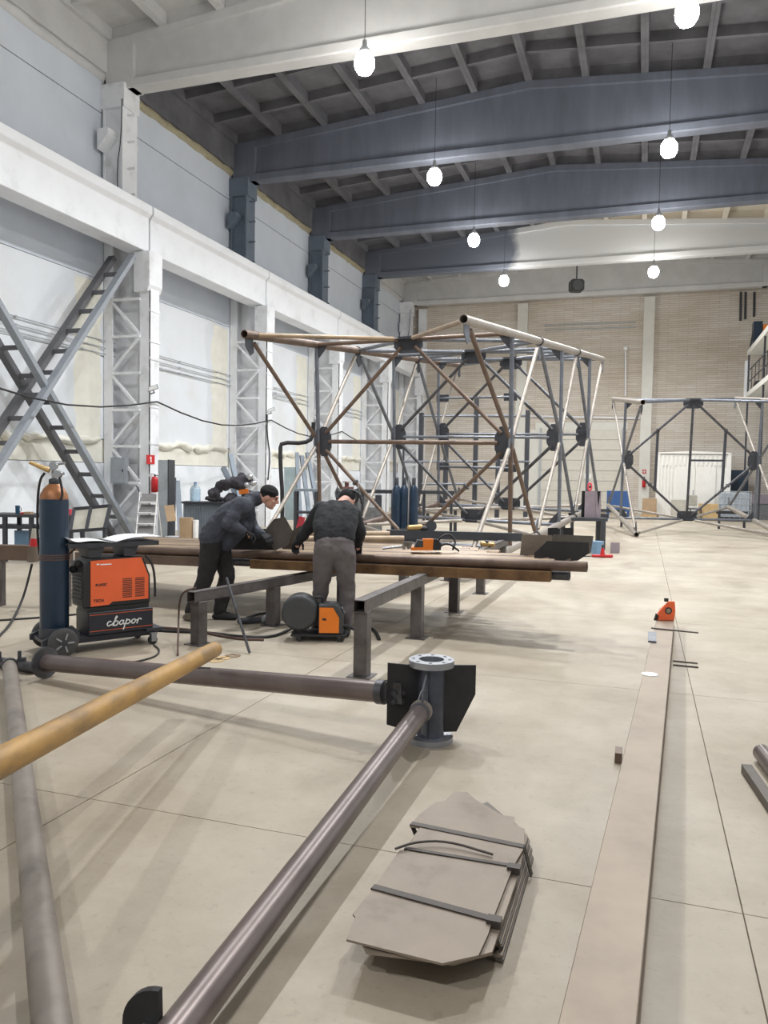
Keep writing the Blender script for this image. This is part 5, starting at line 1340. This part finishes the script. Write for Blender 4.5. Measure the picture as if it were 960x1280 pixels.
for x in (-13 * k, 12 * k):
    for y in (-.17, .37): obj('leg', MB().box(x - .03, x + .03, y - .03, y + .03, 0, H - .06), M['dark_metal'], t)
# floodlights with cables
for u, v, y, lb in ((190, 487, 15.5, 'small floodlight on the nearest white column'), (338, 514, 21.55, 'small floodlight on the second lattice column')):
    q = ony(u, v, y)
    t = thing_w('floodlight', lb, 'floodlight', q, 'floodlights on the columns')
    obj('case', MB().prism([q - rt * .1 - UP * .05, q + rt * .14 + UP * .03, q + rt * .12 + UP * .13, q - rt * .08 + UP * .06], fw * .06), M['grey_paint'], t)
    obj('glass', MB().prism([q - rt * .08 - UP * .03 - fw * .006, q + rt * .12 + UP * .03 - fw * .006, q + rt * .105 + UP * .11 - fw * .006, q - rt * .065 + UP * .05 - fw * .006], fw * .005), M['sign_white'], t)
    obj('arm', MB().path([q + fw * .06, q + fw * .2 - UP * .05, V((-11.13, y + .36, q.z - .05))], .015, 6), M['dark_metal'], t)
cable('cable', [onx(334, 518, -11.09), onx(334, 545, -11.09), onx(338, 570, -11.09), onx(335, 600, -11.09)], .02, 'cable', 'black cable hanging down the second lattice column')
cable('hose', [at(392, 528, 16.6), at(391, 548, 16.6), at(380, 554, 16.5), at(352, 553, 16.4), at(350, 562, 16.4), at(351, 590, 16.4), at(353, 618, 16.4), V((at(353, 640, 16.4).x, at(353, 640, 16.4).y, .02))], .045, 'cable', 'thick black hose bent beside the left hub of the big tower section', 'hose', None, 1)
# machines and benches behind the tower section
d = 22.0; p = fz_at(432, d); k = px(d)
t = thing('valve_machine', 'red brown machine with round wheel behind the bent head of the second worker', 'machine', p, RZ)
H = zz_(612, 432, d)
obj('stand', MB().box(-.25, .35, -.2, .2, 0, H - .25), M['clutter'], t); obj('body', MB().box(-.12, .22, -.14, .14, H - .25, H + .08), M['valve_red'], t); obj('neck', MB().tube((.03, 0, H + .08), (.03, 0, H + .2), .06, 14), M['valve_red'], t)
obj('wheel', MB().tube((.03, 0, H + .2), (.03, 0, H + .23), .14, 20, .11), M['steel_brown'], t); obj('side_flange', MB().tube((.22, 0, H - .08), (.32, 0, H - .08), .11, 18), M['clutter'], t)
t = thing('lathe_machine', 'grey oily machine tool right of the red brown machine', 'machine', fz_at(456, d), RZ)
obj('bed', MB().box(-.35, .5, -.25, .25, 0, .75), M['clutter'], t); obj('head', MB().box(-.3, .05, -.2, .2, .75, 1.25), M['clutter'], t); obj('spindle', MB().tube((.05, 0, 1.0), (.3, 0, 1.0), .08, 14), M['steel_light'], t); obj('tail', MB().box(.3, .48, -.12, .12, .75, 1.1), M['dark_metal'], t)
a, b = at(450, 614, 19.5), at(568, 618, 19.5); b.z = a.z
t = thing_w('long_rail', 'long dark steel rail on posts behind the blue gas cylinders', 'rail', V((a.x, a.y, 0)))
obj('rail_bar', MB().bar(a, b, .1, .09), M['dark_metal'], t)
for q in (.03, .35, .68, .97):
    c = a.lerp(b, q); obj('post', MB().bar(c - UP * .04, V((c.x, c.y, 0)), .06, .06), M['dark_metal'], t)
# three blue cylinders in a rack
d = 16.4; k = px(d); p0 = fz_at(507, d)
t = thing('cylinder_rack', 'low steel rack with a bright upright holding three blue gas cylinders', 'rack', p0, RZ)
obj('deck', MB().box(-.32, .3, -.14, .16, .0, .10), M['dark_metal'], t); obj('upright', MB().box(.045, .075, -.155, -.135, 0, 1.62), M['chrome'], t); obj('upright', MB().box(-.3, -.27, .13, .16, 0, 1.3), M['dark_metal'], t)
for i, (x, y) in enumerate(((-.19, .0), (-.03, .04), (.17, .01))):
    p = p0 + rt * x + fw * y
    c = thing('gas_cylinder', ['left', 'middle', 'right'][i] + ' dark blue gas cylinder of the three in the rack', 'gas cylinder', (p.x, p.y, .101), 0, 'blue gas cylinders in the rack')
    obj('shell', MB().lathe([(.1, 0), (.1, 1.18), (.085, 1.28), (.04, 1.36), (.03, 1.38)], (0, 0, 0), 22), M['cyl_blue'], c)
    obj('cap', MB().lathe([(.04, 1.37), (.042, 1.5), (.02, 1.52)], (0, 0, 0), 14), M['dark_metal'], c)
# background scaffold
d = 30.0; p = fz_at(527, d)
t = thing_w('scaffold_frame', 'dark steel post frame standing behind the big tower section', 'frame', p)
def fp(u, v): return at(u, v, d)
for u, v0 in ((527, 516), (558, 545), (596, 497), (660, 513), (505, 530), (623, 560)):
    q = fp(u, v0); obj('post', MB().bar(q, V((q.x, q.y, 0)), .16, .16) if u not in (505,) else MB().tube(q, V((q.x, q.y, 0)), .04, 8), M['dark_metal'], t)
for v, u0, u1 in ((577, 505, 662), (520, 527, 661), (605, 527, 623)): obj('rail', MB().tube(fp(u0, v), fp(u1, v), .045, 8), M['steel_grey'], t)

# ================================================================== BACKGROUND, END WALL AND RIGHT SIDE
yb = YE - .06
def wall_tube(pix, r, label, mm='grey_paint', y=yb):
    return single('wall_pipe', MB().path([ony(u, v, y) for u, v in pix], r, 8), M[mm], label, 'pipe', ony(*pix[0], y), 'pipes on the end wall')
wall_tube([(566, 519), (690, 521), (800, 523)], .05, 'pale horizontal pipe on the end wall at gate height', 'white')
wall_tube([(782, 436), (782, 495)], .045, 'vertical pale pipe with a round head right of the gate', 'white')
q = ony(782, 435, YE - .16); single('round_lamp', MB().ball(q, .12, 12, 8), M['sign_white'], 'small round white fitting on top of the vertical pipe', 'fitting', q)
wall_tube([(680, 407), (795, 403)], .03, 'upper of the two thin conduits on the brick wall'); wall_tube([(680, 413), (795, 409)], .03, 'lower of the two thin conduits on the brick wall')
for i, (u, v1) in enumerate(((926, 401), (932, 399), (943, 396))): wall_tube([(u, 365), (u - .5, v1)], .05, ['leftmost', 'middle', 'rightmost'][i] + ' short dark pipe hanging high in the right corner', 'dark_metal')
a, b = ony(730.5, 598, YE - .15), ony(739, 592.5, YE - .15)
single('white_notice', MB().box(a.x, b.x, YE - .16, YE - .142, a.z, b.z), M['sign_white'], 'small white notice on the cream gate', 'sign', a)
a, b = ony(803, 592, YE - .33), ony(808, 587, YE - .33)
t = thing_w('safety_sign', 'small red sign with a white cross on the right pilaster', 'sign', a)
obj('plate', MB().box(a.x, b.x, YE - .335, YE - .322, a.z, b.z), M['red'], t); c = (a + b) / 2
obj('cross', MB().box(c.x - .02, c.x + .02, YE - .34, YE - .336, c.z - .06, c.z + .06).box(c.x - .06, c.x + .06, YE - .34, YE - .336, c.z - .02, c.z + .02), M['sign_white'], t)
q = ony(805, 603, YE - .42)
t = thing_w('fire_extinguisher', 'dark red fire extinguisher on the right pilaster of the end wall', 'fire extinguisher', q)
obj('tank', MB().lathe([(.06, -.25), (.085, -.24), (.085, .15), (.03, .22)], q, 14), M['red'], t); obj('valve', MB().tube(q + UP * .22, q + UP * .28, .03, 8), M['dark_metal'], t)
# heater under the roof
q = at(722, 356, 33.5)
t = thing_w('fan_heater', 'black fan heater hanging from the roof near the end wall', 'heater', q)
obj('casing', MB().prism(octagon(q, rt, UP, .3, .26, .3), fw * .4), M['black_plastic'], t, bevel=.02); obj('grille', MB().tube(q - fw * .02, q - fw * .0, .22, 20, .18), M['dark_plastic'], t)
obj('rod', MB().tube(q + UP * .25 + fw * .2, V((q.x, q.y, roof_z(q.x) + .33)) + fw * .2, .03, 8), M['dark_metal'], t)
# white container
x0, x1, y0, y1, H = .58, 3.46, 36.5, 39.6, 2.82
t = thing('container', 'white corrugated container with double doors at the end wall', 'container', ((x0 + x1) / 2, y0, 0))
hw = (x1 - x0) / 2
obj('body', MB().box(-hw + .03, hw - .03, .05, y1 - y0, .05, H - .03), M['container'], t)
for s in (-1, 1): obj('corner_post', MB().box(s * hw - .07, s * hw + .07, 0, .14, 0, H), M['container'], t)
obj('roof', MB().prism([(-hw - .06, -.02, H), (hw + .06, -.02, H), (hw + .06, -.02, H + .06), (0, -.02, H + .12), (-hw - .06, -.02, H + .06)], (0, y1 - y0 + .05, 0)), M['container'], t)
obj('sill', MB().box(-hw, hw, 0, .14, 0, .16), M['container'], t)
for i in range(15):
    x = -hw + .2 + i * (2 * hw - .4) / 14; obj('header_rib', MB().box(x - .05, x + .05, -.0, .06, H - .5, H - .08), M['container'], t)
for i in range(4):
    x = -hw + .16 + i * .14; obj('side_rib', MB().box(x - .035, x + .035, .0, .06, .16, H - .5), M['container'], t)
dr = obj('door', MB().box(-.72, .08, .0, .05, .2, H - .55), M['container'], t); obj('handle', MB().box(.0, .04, -.03, 0, 1.0, 1.25), M['grey_paint'], dr)
dr = obj('door', MB().box(.11, .92, .0, .05, .2, H - .55), M['container'], t); obj('panel', MB().box(.16, .87, -.012, 0, .35, 1.3), M['container'], dr)
# things in front of the container
d = 32.6
t = thing('chair', 'small office chair with a pale seat in front of the container', 'chair', fz_at(868, d), RZ)
obj('seat', MB().box(-.25, .25, -.22, .25, .45, .52), M['clutter'], t, bevel=.02); obj('backrest', MB().box(-.22, .22, .22, .27, .6, 1.05), M['socket'], t, bevel=.02)
for s in (-1, 1):
    for y in (-.2, .22): obj('leg', MB().box(s * .22 - .02, s * .22 + .02, y - .02, y + .02, 0, .45), M['dark_metal'], t)
q = fz_at(848, d); single('cardboard_box', MB().box(q.x - .28, q.x + .3, q.y - .2, q.y + .3, 0, .85), M['socket'], 'pale tall box in front of the left container door', 'box', q)
q = fz_at(886, d); single('pallet_stack', MB().box(q.x - .4, q.x + .4, q.y - .2, q.y + .5, 0, .25).box(q.x - .36, q.x + .36, q.y - .2, q.y + .4, .25, .7), M['wood'], 'pale wooden crate right of the office chair', 'crate', q)
q = fz_at(812, 34.2); t = thing_w('crate', 'small brown crate beside the container near the pilaster', 'crate', q)
obj('box', MB().box(q.x - .3, q.x + .3, q.y - .2, q.y + .3, .1, .85), M['cardboard'], t); obj('pallet', MB().box(q.x - .35, q.x + .35, q.y - .25, q.y + .35, 0, .1), M['wood'], t)
# IBC tank
q = onz(918, 652, 0)
t = thing('water_tank', 'milky plastic tank in a wire cage right of the container', 'tank', q)
obj('bladder', MB().box(-.56, .56, 0.04, 1.1, .2, 1.2), M['ibc'], t, bevel=.05, seg=2); obj('pallet', MB().box(-.6, .6, 0, 1.15, 0, .15), M['dark_metal'], t)
for i in range(7):
    x = -.6 + .2 * i; obj('cage_bar', MB().tube((x, 0, .15), (x, 0, 1.25), .014, 6), M['grey_paint'], t)
for i in range(5):
    z = .2 + .26 * i; obj('cage_bar', MB().tube((-.6, 0, z), (.6, 0, z), .014, 6), M['grey_paint'], t); obj('cage_bar', MB().tube((-.6, 0, z), (-.6, 1.1, z), .014, 6), M['grey_paint'], t)
obj('lid', MB().tube((0, .5, 1.2), (0, .5, 1.26), .12, 16), M['black_plastic'], t)
a, b = at(911, 613, 36.2), at(935, 588, 36.2)
t = thing_w('dark_cabinet', 'dark blue grey cabinet standing behind the caged tank', 'cabinet', V((a.x, a.y, 0)))
obj('body', MB().box(a.x, b.x, a.y - .0, a.y + .5, 0, b.z), M['cyl_blue'], t); obj('door', MB().box(a.x + .04, b.x - .04, a.y - .02, a.y, .06, b.z - .05), M['cyl_blue'], t)
q = fz_at(950, 34); t = thing_w('mauve_machine', 'mauve topped machine right of the caged tank', 'machine', q)
obj('base', MB().box(q.x - .35, q.x + .35, q.y, q.y + .6, 0, .7), M['clutter'], t); obj('top', MB().box(q.x - .42, q.x + .42, q.y - .05, q.y + .6, .7, 1.1), M['purple'], t)
# blue board
a, b = at(758, 639, 33), at(788, 614, 33)
t = thing_w('blue_bin', 'blue steel bin on short legs between the two tower sections', 'bin', V((a.x, a.y, 0)))
obj('body', MB().box(a.x, b.x, a.y, a.y + .6, a.z, b.z), M['blue'], t)
for x in (a.x + .06, b.x - .06): obj('leg', MB().box(x - .05, x + .05, a.y + .05, a.y + .15, 0, a.z), M['blue'], t)
# low stand with mauve plates
d = 18.4; k = px(d); p = fz_at(728, d); H = zz_(647, 728, d)
t = thing('trestle', 'low dark trestle carrying the mauve box left of the small tower section', 'trestle', p, RZ, 'welding trestles')
obj('top_rail', MB().box(-29 * k, 29 * k, -.25, .25, H - .07, H), M['dark_metal'], t)
for x in (-26 * k, 24 * k):
    for y in (-.2, .2): obj('leg', MB().box(x - .05, x + .05, y - .05, y + .05, 0, H - .07), M['dark_metal'], t)
q = at(742, 647, d); q.z = H
t = thing_w('mauve_box', 'mauve primed steel box with a V cut standing on the low dark trestle', 'steel box', q)
w = 11.5 * k; hh = zz_(614, 742, d) - H
F1, F2 = q - rt * w, q + rt * w * .2
obj('front_plate', MB().prism([F1, F2, F2 + UP * hh, F1 + UP * hh], fw * .012), M['purple'], t)
S1 = F2 + rt * w * .85 + fw * .25
obj('side_plate', MB().prism([F2, S1, S1 + UP * hh, F2.lerp(S1, .85) + UP * hh, F2.lerp(S1, .5) + UP * hh * .35, F2.lerp(S1, .15) + UP * hh, F2 + UP * hh], V((-rt.y, rt.x, 0)) * -.012), M['purple'], t)
obj('back_plate', MB().prism([F1 + fw * .3, S1 + fw * .05, S1 + fw * .05 + UP * hh, F1 + fw * .3 + UP * hh], fw * .012), M['steel_black'], t)
q2 = F1 + rt * .12 + fw * .05 + UP * hh
t = thing_w('red_handle', 'pinkish red oval handle on top of the mauve box', 'handle', q2)
obj('ring', MB().path([q2 + UP * .0, q2 + rt * .04 + UP * .05, q2 + rt * .04 + UP * .15, q2 + UP * .2, q2 - rt * .04 + UP * .15, q2 - rt * .04 + UP * .05, q2], .022, 8, 1), M['pink_red'], t); obj('hub', MB().ball(q2 + UP * .1, .03), M['black_plastic'], t)
d = 17.2
q = fz_at(748, d); single('steel_bucket', MB().lathe([(.12, 0), (.15, .28)], q, 20), M['blue_sheet'], 'bluish bucket under the low dark trestle', 'bucket', q)
for i, (u, w, h, mm) in enumerate(((727, .3, .22, 'purple'), (771, .1, .24, 'purple'))):
    q = fz_at(u, 17.6 - .2 * i); single('steel_plate', MB().prism([q - rt * w, q + rt * w, q + rt * w + UP * h, q - rt * w + UP * h], fw * .03), M[mm], ['wide', 'narrow'][i] + ' mauve primed plate standing on the floor near the bluish bucket', 'steel plate', q)
# red magnet on the floor
q = onz(753, 697, 0)
t = thing_w('floor_magnet', 'small red clamp stand lying on the floor right of the pipes', 'clamp', q)
obj('arm', MB().capsule(q - rt * .2 + UP * .035, .03, q + rt * .19 + UP * .035, .035, 10), M['red'], t); obj('post', MB().tube(q + UP * .03, q + UP * .2, .055, 12, .03), M['red'], t); obj('tip', MB().tube(q + UP * .2, q + UP * .27, .025, 10), M['dark_metal'], t)
obj('cord', MB().path([q - rt * .2 + UP * .03, q - rt * .35 + UP * .02, q - rt * .5 + UP * .012], .012, 6, 1), M['cable'], t)
for i, (u0, u1) in enumerate(((684, 698), (703, 717))):
    plate_px('gusset_plate', [(u0, 688), (u1, 688), (u1, 659.5), (u0 + 1, 660)], 8.7, .012, 'steel_black', ['left', 'right'][i] + ' of two small black plates standing behind the cut corner plates')
# mezzanine in the right corner
t = thing_w('mezzanine', 'two storey steel landing with railing in the right corner', 'landing', (4.9, 34, 0))
for z0, z1 in ((7.2, 7.42), (5.35, 5.55)): obj('deck', MB().box(4.15, XR - .01, 28.0, 38.0, z0, z1), M['warm_pil'], t)
for y in (28.2, 33.0, 37.8):
    obj('post', MB().box(4.18, 4.25, y - .035, y + .035, 0, 7.2), M['dark_metal'], t)
obj('wall_post', MB().box(4.1, 4.3, 38.0, 38.3, 5.3, 7.0), M['white'], t)
for z in (6.0, 6.5): obj('rail', MB().tube((4.2, 28.2, z), (4.2, 37.9, z), .025, 8), M['dark_metal'], t)
for i in range(9): obj('baluster', MB().tube((4.2, 28.8 + 1.1 * i, 5.55), (4.2, 28.8 + 1.1 * i, 6.5), .015, 6), M['dark_metal'], t)
t = thing_w('winch', 'dark machine with an orange panel on the upper landing at the right edge', 'machine', (4.7, 37.2, 7.421))
obj('body', MB().box(4.25, 4.6, 36.9, 37.5, 7.42, 8.5), M['cyl_blue'], t); obj('panel', MB().box(4.62, 4.85, 36.9, 37.5, 7.42, 8.35), M['orange2'], t); obj('prop', MB().bar((4.17, 37.2, 7.43), (4.3, 37.2, 8.3), .06, .06), M['dark_metal'], t)
mb = MB(); mb.tube((4.45, 36.5, 5.75), (4.45, 36.9, 5.75), .18, 16, .12)
single('cable_reel', mb, M['rubber'], 'dark reel lying on the lower landing at the right edge', 'reel', (4.45, 36.5, 5.57))
